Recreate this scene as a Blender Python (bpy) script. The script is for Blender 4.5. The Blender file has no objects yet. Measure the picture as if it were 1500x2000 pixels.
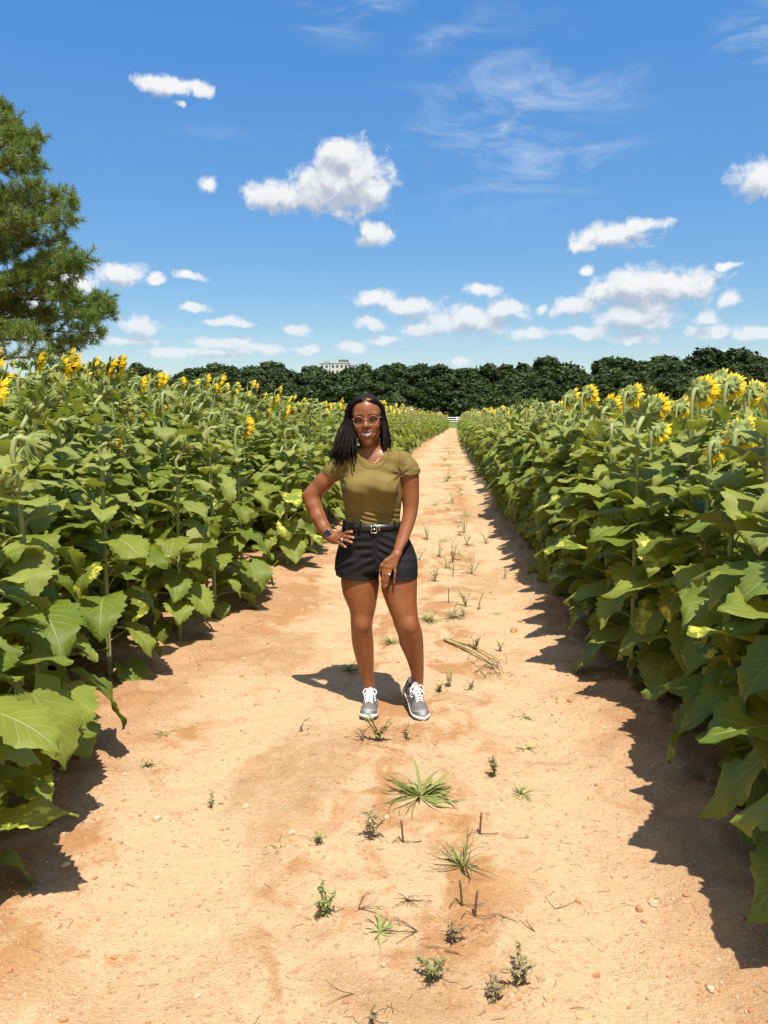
import bpy, math, random
import numpy as np
from mathutils import Matrix, Vector

# ------------------------------------------------------------------ camera, sky, sun, exposure
scene = bpy.context.scene
COL = scene.collection
CAM_H, PITCH, YAW, FPX = 1.58, math.radians(7.17), math.radians(5.25), 1503.0

cam_data = bpy.data.cameras.new("camera")
cam = bpy.data.objects.new("camera", cam_data)
COL.objects.link(cam)
cam.location = (0, 0, CAM_H)
cam.rotation_euler = (math.radians(90) - PITCH, 0, YAW)
cam_data.sensor_fit = 'VERTICAL'
cam_data.sensor_height = 36.0
cam_data.lens = 36.0 * FPX / 2000.0
cam_data.clip_start, cam_data.clip_end = 0.05, 4000
scene.camera = cam

scene.view_settings.view_transform = 'Standard'
scene.view_settings.look = 'None'
scene.view_settings.exposure = 0.56
scene.view_settings.gamma = 1.0
scene.view_settings.use_curve_mapping = False
scene.cycles.max_bounces = 6
scene.cycles.diffuse_bounces = 3
scene.cycles.glossy_bounces = 2
scene.cycles.transmission_bounces = 4
scene.cycles.transparent_max_bounces = 8
scene.cycles.caustics_reflective = False
scene.cycles.caustics_refractive = False

SUN_EL, SUN_AZ = math.radians(67.5), math.atan2(0.35, -0.94)      # azimuth clockwise from +Y
sun_dir = Vector((math.sin(SUN_AZ) * math.cos(SUN_EL), math.cos(SUN_AZ) * math.cos(SUN_EL), math.sin(SUN_EL)))
sun_data = bpy.data.lights.new("sun", 'SUN')
sun_data.energy = 5.0
sun_data.angle = math.radians(0.5)
sun_data.color = (1.0, 0.94, 0.84)
sun = bpy.data.objects.new("sun", sun_data)
COL.objects.link(sun)
sun.rotation_euler = sun_dir.to_track_quat('Z', 'Y').to_euler()
sun.location = (5, -10, 30)

# camera axes: used to turn measurements of the photograph into world positions
_F = np.array([-math.sin(YAW) * math.cos(PITCH), math.cos(YAW) * math.cos(PITCH), -math.sin(PITCH)])
_R = np.array([math.cos(YAW), math.sin(YAW), 0.0])
_U = np.cross(_R, _F)


def ray(px, py):
    return _F * FPX + _R * (px - 750.0) - _U * (py - 1000.0)


def at(px, py, Y):
    """The world point seen at a photo pixel, at world depth Y."""
    d = ray(px, py)
    return np.array([0, 0, CAM_H]) + d * (Y / d[1])


def on_ground(px, py):
    d = ray(px, py)
    return np.array([0, 0, CAM_H]) + d * (-CAM_H / d[2])


def to_px(p):
    q = np.asarray(p, float) - np.array([0, 0, CAM_H])
    w = q @ _F
    return 750 + FPX * (q @ _R) / w, 1000 - FPX * (q @ _U) / w


class G:
    """Small node-graph writer."""
    def __init__(self, tree):
        self.t = tree
    def n(self, kind, **kw):
        nd = self.t.nodes.new(kind)
        for k, v in kw.items():
            setattr(nd, k, v)
        return nd
    def put(self, sock, v):
        if v is None:
            return
        if isinstance(v, bpy.types.NodeSocket):
            self.t.links.new(v, sock)
        elif isinstance(v, (tuple, list)) and sock.type == 'RGBA' and len(v) == 3:
            sock.default_value = (*v, 1)
        else:
            sock.default_value = v
    def m(self, op, a, b=None, c=None, clamp=False):
        nd = self.n('ShaderNodeMath', operation=op, use_clamp=clamp)
        for s, v in zip(nd.inputs, (a, b, c)):
            self.put(s, v)
        return nd.outputs[0]
    def v(self, op, a, b=None, scale=None):
        nd = self.n('ShaderNodeVectorMath', operation=op)
        self.put(nd.inputs[0], a)
        if b is not None:
            self.put(nd.inputs[1], b)
        if scale is not None:
            self.put(nd.inputs['Scale'], scale)
        return nd.outputs['Value'] if op in ('LENGTH', 'DOT_PRODUCT', 'DISTANCE') else nd.outputs['Vector']
    def noise(self, vec, scale, detail=3.0, rough=0.55, dist=0.0):
        nd = self.n('ShaderNodeTexNoise')
        self.put(nd.inputs['Vector'], vec)
        nd.inputs['Scale'].default_value = scale
        nd.inputs['Detail'].default_value = detail
        nd.inputs['Roughness'].default_value = rough
        nd.inputs['Distortion'].default_value = dist
        return nd.outputs['Fac']
    def voro(self, vec, scale, feature='F1', out='Distance'):
        nd = self.n('ShaderNodeTexVoronoi', feature=feature)
        self.put(nd.inputs['Vector'], vec)
        nd.inputs['Scale'].default_value = scale
        return nd.outputs[out]
    def ramp(self, x, lo, hi, a=0.0, b=1.0):
        nd = self.n('ShaderNodeMapRange', interpolation_type='SMOOTHSTEP')
        for s, v in zip(nd.inputs[:5], (x, lo, hi, a, b)):
            self.put(s, v)
        return nd.outputs[0]
    def mix(self, f, a, b, blend='MIX'):
        nd = self.n('ShaderNodeMix', data_type='RGBA', blend_type=blend)
        self.put(nd.inputs[0], f)
        self.put(nd.inputs[6], a)
        self.put(nd.inputs[7], b)
        return nd.outputs[2]
    def attr(self, name):
        return self.n('ShaderNodeAttribute', attribute_name=name)
    def xyz(self, vec):
        nd = self.n('ShaderNodeSeparateXYZ')
        self.put(nd.inputs[0], vec)
        return nd.outputs
    def pos(self):
        return self.n('ShaderNodeNewGeometry').outputs['Position']
    def obj(self):
        return self.n('ShaderNodeTexCoord').outputs['Object']
    def bump(self, h, strength, dist):
        nd = self.n('ShaderNodeBump')
        nd.inputs['Strength'].default_value = strength
        nd.inputs['Distance'].default_value = dist
        self.put(nd.inputs['Height'], h)
        return nd.outputs[0]


# ---- sky: Nishita plus white clouds and thin cirrus laid out by azimuth and elevation
world = bpy.data.worlds.new("World")
scene.world = world
world.use_nodes = True
wt = world.node_tree
wt.nodes.clear()
SKY_SAT, SKY_VAL, SKY_STRENGTH = 1.32, 1.0, 0.108

CLOUDS = [  # photo pixel centre and half sizes
    (300, 160, 46, 18), (345, 168, 58, 21), (388, 173, 32, 18),
    (545, 384, 76, 34), (612, 374, 80, 50), (680, 362, 92, 66), (690, 345, 84, 66), (672, 308, 50, 38), (728, 372, 44, 44), (640, 345, 42, 38),
    (733, 460, 40, 26), (234, 533, 48, 30), (298, 546, 22, 13), (372, 537, 40, 11), (375, 602, 38, 11),
    (272, 632, 46, 22), (130, 556, 60, 26), (30, 600, 80, 40), (405, 362, 22, 20), (350, 205, 14, 6),
    (1205, 458, 84, 30), (1248, 441, 56, 18), (1140, 482, 34, 15),
    (1275, 560, 134, 44), (1345, 562, 66, 36), (1215, 566, 80, 32), (943, 565, 42, 19), (1145, 526, 16, 12),
    (735, 582, 54, 26), (795, 597, 80, 24), (905, 626, 128, 30), (985, 606, 54, 32), (840, 642, 74, 20), (720, 632, 46, 18),
    (750, 662, 44, 12), (1115, 602, 58, 22), (1055, 600, 22, 15), (1245, 622, 104, 28), (1282, 605, 50, 20), (1150, 648, 74, 18),
    (1040, 652, 46, 18), (1240, 658, 56, 15), (1432, 585, 28, 20), (1416, 517, 24, 11), (1382, 650, 44, 16),
    (1482, 648, 50, 18), (1378, 620, 28, 16), (1486, 350, 58, 38), (435, 668, 70, 14), (505, 682, 60, 14), (575, 642, 34, 15),
    (596, 680, 42, 12), (430, 626, 48, 10), (690, 676, 36, 14), (330, 690, 70, 12), (900, 706, 20, 10), (1405, 692, 30, 12),
    (470, 633, 40, 8), (420, 690, 120, 10), (250, 668, 60, 10),
]


def az_el(px, py):
    d = ray(px, py)
    return math.atan2(d[0], d[1]), math.asin(d[2] / np.linalg.norm(d))


def cloud_group():
    gt = bpy.data.node_groups.new("cloud_cover", 'ShaderNodeTree')
    gt.interface.new_socket("UV", in_out='INPUT', socket_type='NodeSocketVector')
    gt.interface.new_socket("Density", in_out='OUTPUT', socket_type='NodeSocketFloat')
    g = G(gt)
    gi, go = g.n('NodeGroupInput'), g.n('NodeGroupOutput')
    raw = gi.outputs[0]
    wn = g.n('ShaderNodeTexNoise')
    wn.inputs['Scale'].default_value = 26
    wn.inputs['Detail'].default_value = 4
    gt.links.new(raw, wn.inputs['Vector'])
    uv = g.v('ADD', raw, g.v('MULTIPLY', g.v('SUBTRACT', wn.outputs['Color'], (.5, .5, .5)), (.030, .020, 0)))
    best = None
    for (cx, cy, rx, ry) in CLOUDS:
        a, e = az_el(cx, cy)
        q = g.v('MULTIPLY_ADD', uv, (FPX / rx * math.cos(e), FPX / ry * 1.0, 0))
        nd = q.node
        nd.inputs[2].default_value = (-a * FPX / rx * math.cos(e), -e * FPX / ry, 0)
        ln = g.v('LENGTH', q)
        best = ln if best is None else g.m('SMOOTH_MIN', best, ln, 0.18)
    n1 = g.noise(uv, 46, 9, 0.64)
    n2 = g.noise(uv, 11, 3, 0.5)
    s = g.m('MULTIPLY', g.m('SUBTRACT', 1.10, best), 0.85)
    s = g.m('ADD', s, g.m('MULTIPLY', g.m('SUBTRACT', n1, 0.52), 1.35))
    s = g.m('ADD', s, g.m('MULTIPLY', g.m('SUBTRACT', n2, 0.5), 0.7))
    gt.links.new(s, go.inputs[0])
    return gt


def build_world():
    g = G(wt)
    sky = g.n('ShaderNodeTexSky', sky_type='NISHITA')
    sky.sun_disc = False
    sky.sun_elevation, sky.sun_rotation = SUN_EL, SUN_AZ
    sky.altitude, sky.air_density, sky.dust_density, sky.ozone_density = 100, 1.0, 0.6, 2.0
    hs = g.n('ShaderNodeHueSaturation')
    hs.inputs['Hue'].default_value = 0.501
    hs.inputs['Saturation'].default_value = SKY_SAT
    hs.inputs['Value'].default_value = SKY_VAL
    wt.links.new(sky.outputs[0], hs.inputs['Color'])
    d = g.n('ShaderNodeTexCoord').outputs['Generated']
    x, y, z = g.xyz(d)
    # a touch less fall-off from the horizon to the zenith, and an unseen warm white glow added behind the viewer to warm the shadows
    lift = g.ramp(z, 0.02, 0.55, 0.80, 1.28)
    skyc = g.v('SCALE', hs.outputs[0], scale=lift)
    warm_fill = g.ramp(g.m('SUBTRACT', z, g.m('MULTIPLY', y, 1.4)), 0.15, 1.3, 0.0, 0.45)
    skyc = g.mix(warm_fill, skyc, (6.2, 5.6, 4.8))
    az = g.m('ARCTAN2', x, y)
    el = g.m('ARCSINE', z)
    cmb = g.n('ShaderNodeCombineXYZ')
    wt.links.new(az, cmb.inputs[0])
    wt.links.new(el, cmb.inputs[1])
    uv = cmb.outputs[0]
    grp = cloud_group()
    g1 = g.n('ShaderNodeGroup', node_tree=grp)
    g2 = g.n('ShaderNodeGroup', node_tree=grp)
    wt.links.new(uv, g1.inputs[0])
    wt.links.new(g.v('ADD', uv, (0.003, 0.015, 0)), g2.inputs[0])
    dens, dens2 = g1.outputs[0], g2.outputs[0]
    mask = g.m('MULTIPLY', g.ramp(dens, 0.05, 0.58), g.ramp(el, 0.05, 0.17, 0.62, 1.0))
    # thin high cirrus: stretched, warped noise inside soft regions
    cir = None
    for (cx, cy, rx, ry, s) in [(1010, 250, 300, 190, 0.62), (690, 30, 150, 60, 0.55), (860, 75, 110, 45, 0.4),
                                (1000, 20, 160, 70, 0.35), (1480, 70, 90, 90, 0.6), (700, 245, 120, 30, 0.3), (450, 260, 200, 20, .15)]:
        a, e = az_el(cx, cy)
        q = g.v('MULTIPLY_ADD', uv, (FPX / rx * math.cos(e), FPX / ry, 0))
        q.node.inputs[2].default_value = (-a * FPX / rx * math.cos(e), -e * FPX / ry, 0)
        f = g.m('MULTIPLY', g.ramp(g.v('LENGTH', q), 1.0, 0.1), s)
        cir = f if cir is None else g.m('MAXIMUM', cir, f)
    rot = g.n('ShaderNodeMapping')
    rot.inputs['Rotation'].default_value = (0, 0, math.radians(-18))
    rot.inputs['Scale'].default_value = (7, 22, 1)
    wt.links.new(uv, rot.inputs[0])
    wn = g.noise(rot.outputs[0], 1.0, 8, 0.62, 0.9)
    cirrus = g.m('MULTIPLY', g.ramp(wn, 0.42, 0.78), cir)
    # haze band close to the horizon with faint far cloud streaks
    low = g.ramp(el, 0.13, 0.02)
    st = g.n('ShaderNodeMapping')
    st.inputs['Scale'].default_value = (9, 70, 1)
    wt.links.new(uv, st.inputs[0])
    streak = g.m('MULTIPLY', g.ramp(g.noise(st.outputs[0], 1.0, 5, 0.55), 0.42, 0.7), g.m('MULTIPLY', low, 0.55))
    white = 5.9
    shade = g.ramp(g.m('SUBTRACT', dens2, g.m('MULTIPLY', dens, 0.55)), -0.12, 0.62)
    ccol = g.mix(shade, (white, white, white * 1.0), (white * 0.52, white * 0.57, white * 0.67))
    sky_c = g.mix(cirrus, skyc, (white * .85, white * .92, white * 1.0))
    sky_c = g.mix(g.m('MULTIPLY', low, 0.22), sky_c, (white * .62, white * .78, white * 1.0))
    sky_c = g.mix(streak, sky_c, (white * .8, white * .85, white * .93))
    col = g.mix(g.m('MULTIPLY', mask, 0.96), sky_c, ccol)
    # the clouds all lie in one part of the sky: elsewhere the plain sky is enough
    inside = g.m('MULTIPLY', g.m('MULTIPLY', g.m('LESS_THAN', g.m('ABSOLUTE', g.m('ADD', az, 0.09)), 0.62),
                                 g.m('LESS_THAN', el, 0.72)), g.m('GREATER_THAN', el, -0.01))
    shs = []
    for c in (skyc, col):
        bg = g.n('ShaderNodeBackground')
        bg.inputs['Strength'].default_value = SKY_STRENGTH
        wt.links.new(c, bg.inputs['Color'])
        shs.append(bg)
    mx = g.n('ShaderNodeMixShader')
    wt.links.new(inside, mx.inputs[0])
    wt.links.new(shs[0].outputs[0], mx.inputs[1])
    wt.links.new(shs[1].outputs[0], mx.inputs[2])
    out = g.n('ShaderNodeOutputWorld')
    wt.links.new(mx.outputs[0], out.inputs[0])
    world.cycles.sampling_method = 'NONE'


build_world()

# ------------------------------------------------------------------ mesh helpers


class MB:
    """Collects vertices, faces, a per-vertex vector 'luv' and colour 'tint'; build() links them as one mesh object."""
    def __init__(self):
        self.V, self.F, self.M, self.A, self.C, self.n = [], [], [], [], [], 0
    def add(self, V, F, mat=0, luv=None, col=None):
        V = np.asarray(V, np.float32).reshape(-1, 3)
        for f in (F if isinstance(F, list) else [F]):
            f = np.asarray(f, np.int32)
            if len(f):
                self.F.append(f + self.n)
                self.M.append(np.full(len(f), mat, np.int32))
        self.A.append(np.zeros((len(V), 3), np.float32) if luv is None else np.broadcast_to(np.asarray(luv, np.float32), (len(V), 3)))
        self.C.append(np.ones((len(V), 4), np.float32) if col is None else np.broadcast_to(np.asarray(col, np.float32), (len(V), 4)))
        self.V.append(V)
        self.n += len(V)
    def arrays(self):
        return (np.concatenate(self.V), self.F, self.M, np.concatenate(self.A), np.concatenate(self.C))
    def mesh(self, name, mats, smooth=True):
        V, F, M, A, C = self.arrays()
        return make_mesh(name, V, F, M, mats, A, C, smooth)
    def build(self, name, mats, parent=None, smooth=True):
        return link(name, self.mesh(name, mats if isinstance(mats, (list, tuple)) else [mats], smooth), parent)


def make_mesh(name, V, F, M, mats, A=None, C=None, smooth=True):
    me = bpy.data.meshes.new(name)
    V = np.ascontiguousarray(V, np.float32)
    me.vertices.add(len(V))
    me.vertices.foreach_set('co', V.ravel())
    tot = np.concatenate([np.full(len(f), f.shape[1], np.int32) for f in F])
    idx = np.concatenate([f.ravel() for f in F]).astype(np.int32)
    me.loops.add(len(idx))
    me.loops.foreach_set('vertex_index', idx)
    me.polygons.add(len(tot))
    st = np.zeros(len(tot), np.int32)
    st[1:] = np.cumsum(tot)[:-1]
    me.polygons.foreach_set('loop_start', st)
    me.polygons.foreach_set('loop_total', tot)
    for m in mats:
        me.materials.append(m)
    if len(mats) > 1:
        me.polygons.foreach_set('material_index', np.concatenate(M))
    me.polygons.foreach_set('use_smooth', np.full(len(tot), smooth, bool))
    if A is not None:
        at_ = me.attributes.new('luv', 'FLOAT_VECTOR', 'POINT')
        at_.data.foreach_set('vector', np.ascontiguousarray(A, np.float32).ravel())
    if C is not None:
        ac = me.attributes.new('tint', 'FLOAT_COLOR', 'POINT')
        ac.data.foreach_set('color', np.ascontiguousarray(C, np.float32).ravel())
    me.update(calc_edges=True)
    return me


def link(name, data, parent=None):
    o = bpy.data.objects.new(name, data)
    COL.objects.link(o)
    if parent is not None:
        o.parent = parent
    return o


def tag(o, label, cat, group=None, kind=None):
    o['label'], o['category'] = label, cat
    if group:
        o['group'] = group
    if kind:
        o['kind'] = kind
    return o


def empty(name, loc, rz=0.0):
    o = link(name, None)
    o.location = loc
    o.rotation_euler = (0, 0, rz)
    o.empty_display_size = 0.1
    return o


def copy_tree(o, parent=None):
    c = o.copy()
    COL.objects.link(c)
    c.parent = parent
    for ch in list(o.children):
        copy_tree(ch, c)
    return c


def grid_faces(nr, nc, wrap=False):
    r = np.arange(nr - 1)[:, None]
    c = np.arange(nc if wrap else nc - 1)[None, :]
    c2 = (c + 1) % nc
    return np.stack([r * nc + c, r * nc + c2, (r + 1) * nc + c2, (r + 1) * nc + c], -1).reshape(-1, 4)


def tube(mb, P, R, seg=6, mat=0, luv=None, col=None, cap=True, flat=1.0):
    """A tube along points P with radii R."""
    P = np.asarray(P, float)
    n = len(P)
    R = np.broadcast_to(np.asarray(R, float), (n,))
    T = np.gradient(P, axis=0)
    T /= np.linalg.norm(T, axis=1, keepdims=True) + 1e-9
    ref = np.array([0.13, 0.07, 1.0]) if abs(T[0][2]) < 0.9 else np.array([1.0, 0.1, 0.05])
    a = np.linspace(0, 2 * math.pi, seg, endpoint=False)
    N = ref - (T @ ref)[:, None] * T
    N /= np.linalg.norm(N, axis=1, keepdims=True) + 1e-9
    B = np.cross(T, N)
    V = P[:, None] + R[:, None, None] * (N[:, None] * np.cos(a)[None, :, None] + flat * B[:, None] * np.sin(a)[None, :, None])
    F = [grid_faces(n, seg, True)]
    V = V.reshape(-1, 3)
    if cap:
        V = np.vstack([V, P[:1], P[-1:]])
        k = np.arange(seg)
        F.append(np.stack([np.full(seg, n * seg), (k + 1) % seg, k], -1))
        b = (n - 1) * seg
        F.append(np.stack([np.full(seg, n * seg + 1), b + k, b + (k + 1) % seg], -1))
    mb.add(V, F, mat, luv, col)


def box(mb, lo, hi, mat=0, col=None):
    lo, hi = np.asarray(lo, float), np.asarray(hi, float)
    V = [[(lo, hi)[i][0], (lo, hi)[j][1], (lo, hi)[k][2]] for i in (0, 1) for j in (0, 1) for k in (0, 1)]
    F = [(0, 1, 3, 2), (4, 6, 7, 5), (0, 4, 5, 1), (2, 3, 7, 6), (0, 2, 6, 4), (1, 5, 7, 3)]
    mb.add(V, np.array(F), mat, None, col)


def bez(pts, n):
    """Smooth curve (Catmull-Rom) through the points."""
    P = np.asarray(pts, float)
    P = np.vstack([2 * P[0] - P[1], P, 2 * P[-1] - P[-2]])
    out = []
    m = len(P) - 3
    for t in np.linspace(0, m - 1e-6, n):
        i = int(t)
        f = t - i
        a, b, c, d = P[i:i + 4]
        out.append(0.5 * (2 * b + (c - a) * f + (2 * a - 5 * b + 4 * c - d) * f * f + (3 * b - a - 3 * c + d) * f ** 3))
    return np.array(out)


def rotz(a):
    c, s = math.cos(a), math.sin(a)
    return np.array([[c, -s, 0], [s, c, 0], [0, 0, 1.0]])


def rotx(a):
    c, s = math.cos(a), math.sin(a)
    return np.array([[1.0, 0, 0], [0, c, -s], [0, s, c]])


def vnoise(x, y, seed=0):
    """Smooth value noise on arrays."""
    def h(i, j):
        v = np.sin(i * 127.1 + j * 311.7 + seed * 74.7) * 43758.5453
        return v - np.floor(v)
    i, j = np.floor(x), np.floor(y)
    f, g = x - i, y - j
    f, g = f * f * (3 - 2 * f), g * g * (3 - 2 * g)
    return (h(i, j) * (1 - f) + h(i + 1, j) * f) * (1 - g) + (h(i, j + 1) * (1 - f) + h(i + 1, j + 1) * f) * g


def material(name, fn):
    m = bpy.data.materials.new(name)
    m.use_nodes = True
    m.node_tree.nodes.clear()
    g = G(m.node_tree)
    sh = fn(g)
    o = g.n('ShaderNodeOutputMaterial')
    m.node_tree.links.new(sh, o.inputs[0])
    return m


def pbr(g, col, rough=0.6, spec=0.4, normal=None, metal=0.0):
    b = g.n('ShaderNodeBsdfPrincipled')
    g.put(b.inputs['Base Color'], col)
    g.put(b.inputs['Roughness'], rough)
    g.put(b.inputs['Specular IOR Level'], spec)
    g.put(b.inputs['Metallic'], metal)
    if normal is not None:
        g.put(b.inputs['Normal'], normal)
    return b.outputs[0]


def plain(name, col, rough=0.6, spec=0.4, metal=0.0, var=0.0, scale=30.0):
    def fn(g):
        c = col
        if var:
            n = g.noise(g.obj(), scale, 4)
            c = g.mix(n, tuple(v * (1 - var) for v in col), tuple(min(1, v * (1 + var)) for v in col))
        return pbr(g, c, rough, spec, None, metal)
    return material(name, fn)
# ------------------------------------------------------------------ ground
def left_edge(Y):
    return np.interp(Y, [0, 6, 12, 30, 43, 65, 96], [-1.36, -1.42, -1.50, -1.64, -1.66, -0.98, -0.45])


def right_edge(Y):
    return np.interp(Y, [0, 4, 5, 12.6, 27, 35, 49, 92], [0.98, 0.86, 0.80, 0.62, 0.50, 0.36, 0.24, 0.27])


def ground_z(x, y):
    x, y = np.asarray(x, float), np.asarray(y, float)
    fade = np.clip(1.4 - y / 30.0, 0.0, 1.0)
    z = 0.034 * (vnoise(x * 1.7, y * 0.9, 3) - 0.5) + 0.020 * (vnoise(x * 6, y * 5, 5) - 0.5) + 0.011 * (vnoise(x * 17, y * 15, 7) - 0.5)
    z = z + 0.004 * (vnoise(x * 43, y * 41, 9) - 0.5)
    l, r = left_edge(y), right_edge(y)
    out = np.maximum(l + 0.05 - x, x - (r - 0.18))                       # into the cultivated rows: cloddy and raised
    b = np.clip(out / 0.35, 0, 1)
    z = z + b * (0.045 + 0.05 * (vnoise(x * 5.3, y * 5.1, 11) - 0.5) + 0.035 * (vnoise(x * 13, y * 12, 13) - 0.5))
    for c, w in ((-0.98, 0.20), (0.46, 0.20)):                            # two shallow wheel tracks
        z = z - 0.026 * np.exp(-((x - c - 0.10 * (vnoise(y * 0.35, y * 0 + c * 9, 15) - 0.5)) / w) ** 2)
    return z * fade


def spaced(lo, hi, step, far, growth):
    v = list(np.arange(lo, hi, step))
    s = step
    while v[-1] < far:
        s *= growth
        v.append(v[-1] + s)
    return v


def build_ground():
    xs = spaced(0, 2.6, 0.026, 900, 1.16)
    xs = np.array([-v for v in xs[:0:-1]] + xs)
    ys = np.array([-v for v in spaced(0, 1.0, 0.25, 300, 1.5)[:0:-1]] + spaced(0, 6.2, 0.026, 1300, 1.045))
    X, Y = np.meshgrid(xs, ys)
    Z = ground_z(X, Y)
    V = np.stack([X, Y, Z], -1).reshape(-1, 3)

    def soil(g):
        p = g.pos()
        x, y, z = g.xyz(p)
        al = g.v('MULTIPLY', p, (1, .42, 1))
        n1 = g.noise(al, 1.3, 6, 0.62, 0.6)
        n2 = g.noise(p, 3.3, 6, 0.62, 0.8)
        n3 = g.noise(p, 14, 6, 0.65)
        n4 = g.noise(p, 120, 3, 0.6)
        sand, clay, deep = (0.58, 0.405, 0.23), (0.41, 0.21, 0.088), (0.32, 0.165, 0.08)
        c = g.mix(g.ramp(g.m('ADD', g.m('MULTIPLY', n1, .6), g.m('MULTIPLY', n2, .5)), 0.535, 0.635), sand, clay)
        # pale compacted wheel tracks running along the path
        w = g.m('MULTIPLY', g.m('SUBTRACT', g.noise(p, 0.5, 2), 0.5), 0.8)
        tr = None
        for cx in (-0.95, 0.48):
            t = g.ramp(g.m('ABSOLUTE', g.m('SUBTRACT', g.m('ADD', x, w), cx)), 0.36, 0.10)
            tr = t if tr is None else g.m('MAXIMUM', tr, t)
        c = g.mix(g.m('MULTIPLY', tr, g.ramp(n2, .35, .6, .2, .75)), c, (0.59, 0.415, 0.235))
        # tan silt washed over part of the path
        silt = g.m('MULTIPLY', g.ramp(g.noise(p, 0.62, 4, .6, .9), .52, .62), g.ramp(n3, .3, .6, .5, .95))
        c = g.mix(g.m('MULTIPLY', silt, .8), c, (0.38, 0.225, 0.105))
        # orange, cloddy soil in the planted rows
        e = g.ramp(g.m('ADD', g.m('ABSOLUTE', g.m('ADD', x, 0.36)), g.m('MULTIPLY', g.m('SUBTRACT', n2, .5), .5)), 0.85, 1.25)
        c = g.mix(g.m('MULTIPLY', e, .62), c, g.mix(n3, deep, (0.46, 0.245, 0.11)))
        # grit: pale quartz grains and dark specks
        ge = g.voro(p, 95, out='Color')
        gs = g.xyz(ge)
        grain = g.ramp(g.voro(p, 105), 0.40, 0.2)
        n5 = g.noise(p, 330, 2, .7)
        n6 = g.noise(p, 48, 5, .7)
        c = g.mix(g.m('MULTIPLY', grain, g.ramp(gs[0], .78, .90, 0, .6)), c, (0.76, 0.60, 0.40))
        c = g.mix(g.ramp(n5, .52, .72, 0, .6), c, (0.26, 0.14, 0.07))
        c = g.mix(g.ramp(n6, .54, .68, 0, .7), c, (0.30, 0.16, 0.075))
        c = g.mix(g.ramp(n6, .42, .30, 0, .4), c, (0.66, 0.48, 0.28))
        c = g.mix(g.ramp(n4, .3, .75, 0, .45), c, g.mix(.5, c, (0.33, 0.19, 0.09)))
        blot = g.m('MULTIPLY', g.ramp(g.noise(p, 4.2, 8, .72, 1.3), .55, .68), .70)
        c = g.mix(blot, c, (0.42, 0.20, 0.085))
        # mown grass beyond the end of the fields
        gr = g.ramp(g.m('ADD', y, g.m('MULTIPLY', g.m('SUBTRACT', n1, .5), 8)), 93, 97)
        c = g.mix(gr, c, g.mix(g.noise(p, 2.2, 5), (0.075, 0.12, 0.022), (0.19, 0.21, 0.06)))
        h = g.m('ADD', g.m('MULTIPLY', n3, .6), g.m('MULTIPLY', n4, .35))
        h = g.m('ADD', h, g.m('ADD', g.m('MULTIPLY', n6, .5), g.m('MULTIPLY', n5, .12)))
        return pbr(g, c, 0.95, 0.12, g.bump(h, 0.9, 0.022))
    me = make_mesh("ground", V, [grid_faces(len(ys), len(xs))], [np.zeros(1)], [material("soil", soil)])
    o = link("ground", me)
    o['kind'] = 'structure'
    return o


build_ground()

# ------------------------------------------------------------------ far wood, fence, building, pine


def foliage_mat(name, dark, light, trans=0.25, rough=0.55, tcol=None):
    def fn(g):
        a = g.attr('luv').outputs['Vector']
        r = g.xyz(a)
        c = g.mix(r[2], dark, light)
        rnd = g.n('ShaderNodeObjectInfo').outputs['Random']
        hs = g.n('ShaderNodeHueSaturation')
        g.put(hs.inputs['Hue'], g.m('ADD', 0.485, g.m('MULTIPLY', rnd, 0.03)))
        g.put(hs.inputs['Value'], g.m('ADD', 0.75, g.m('MULTIPLY', rnd, 0.5)))
        g.put(hs.inputs['Color'], c)
        p = pbr(g, hs.outputs[0], rough, 0.25)
        t = g.n('ShaderNodeBsdfTranslucent')
        g.put(t.inputs[0], g.mix(0.5, hs.outputs[0], tcol or light))
        mx = g.n('ShaderNodeMixShader')
        mx.inputs[0].default_value = trans
        g.t.links.new(p, mx.inputs[1])
        g.t.links.new(t.outputs[0], mx.inputs[2])
        return mx.outputs[0]
    return material(name, fn)


M_wood_leaf = foliage_mat("wood_foliage", (0.016, 0.030, 0.007), (0.062, 0.092, 0.020), 0.2)
M_wood_pale = foliage_mat("wood_foliage_pale", (0.022, 0.036, 0.009), (0.085, 0.11, 0.028), 0.2)
M_bark = plain("bark", (0.075, 0.052, 0.038), 0.9, 0.1, var=0.4, scale=8)


def leaf_cards(rng, C, N, size):
    """One bent quad per centre C with rough normal N."""
    n = len(C)
    a = rng.normal(size=(n, 3))
    T = np.cross(N, a)
    T /= np.linalg.norm(T, axis=1, keepdims=True) + 1e-9
    B = np.cross(N, T)
    s = (size * rng.uniform(0.6, 1.3, n))[:, None]
    q = np.stack([C - T * s, C - B * s * .55 - N * s * .15, C + T * s, C + B * s * .55 - N * s * .15], 1)
    return q.reshape(-1, 3), np.arange(4 * n).reshape(-1, 4)


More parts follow.
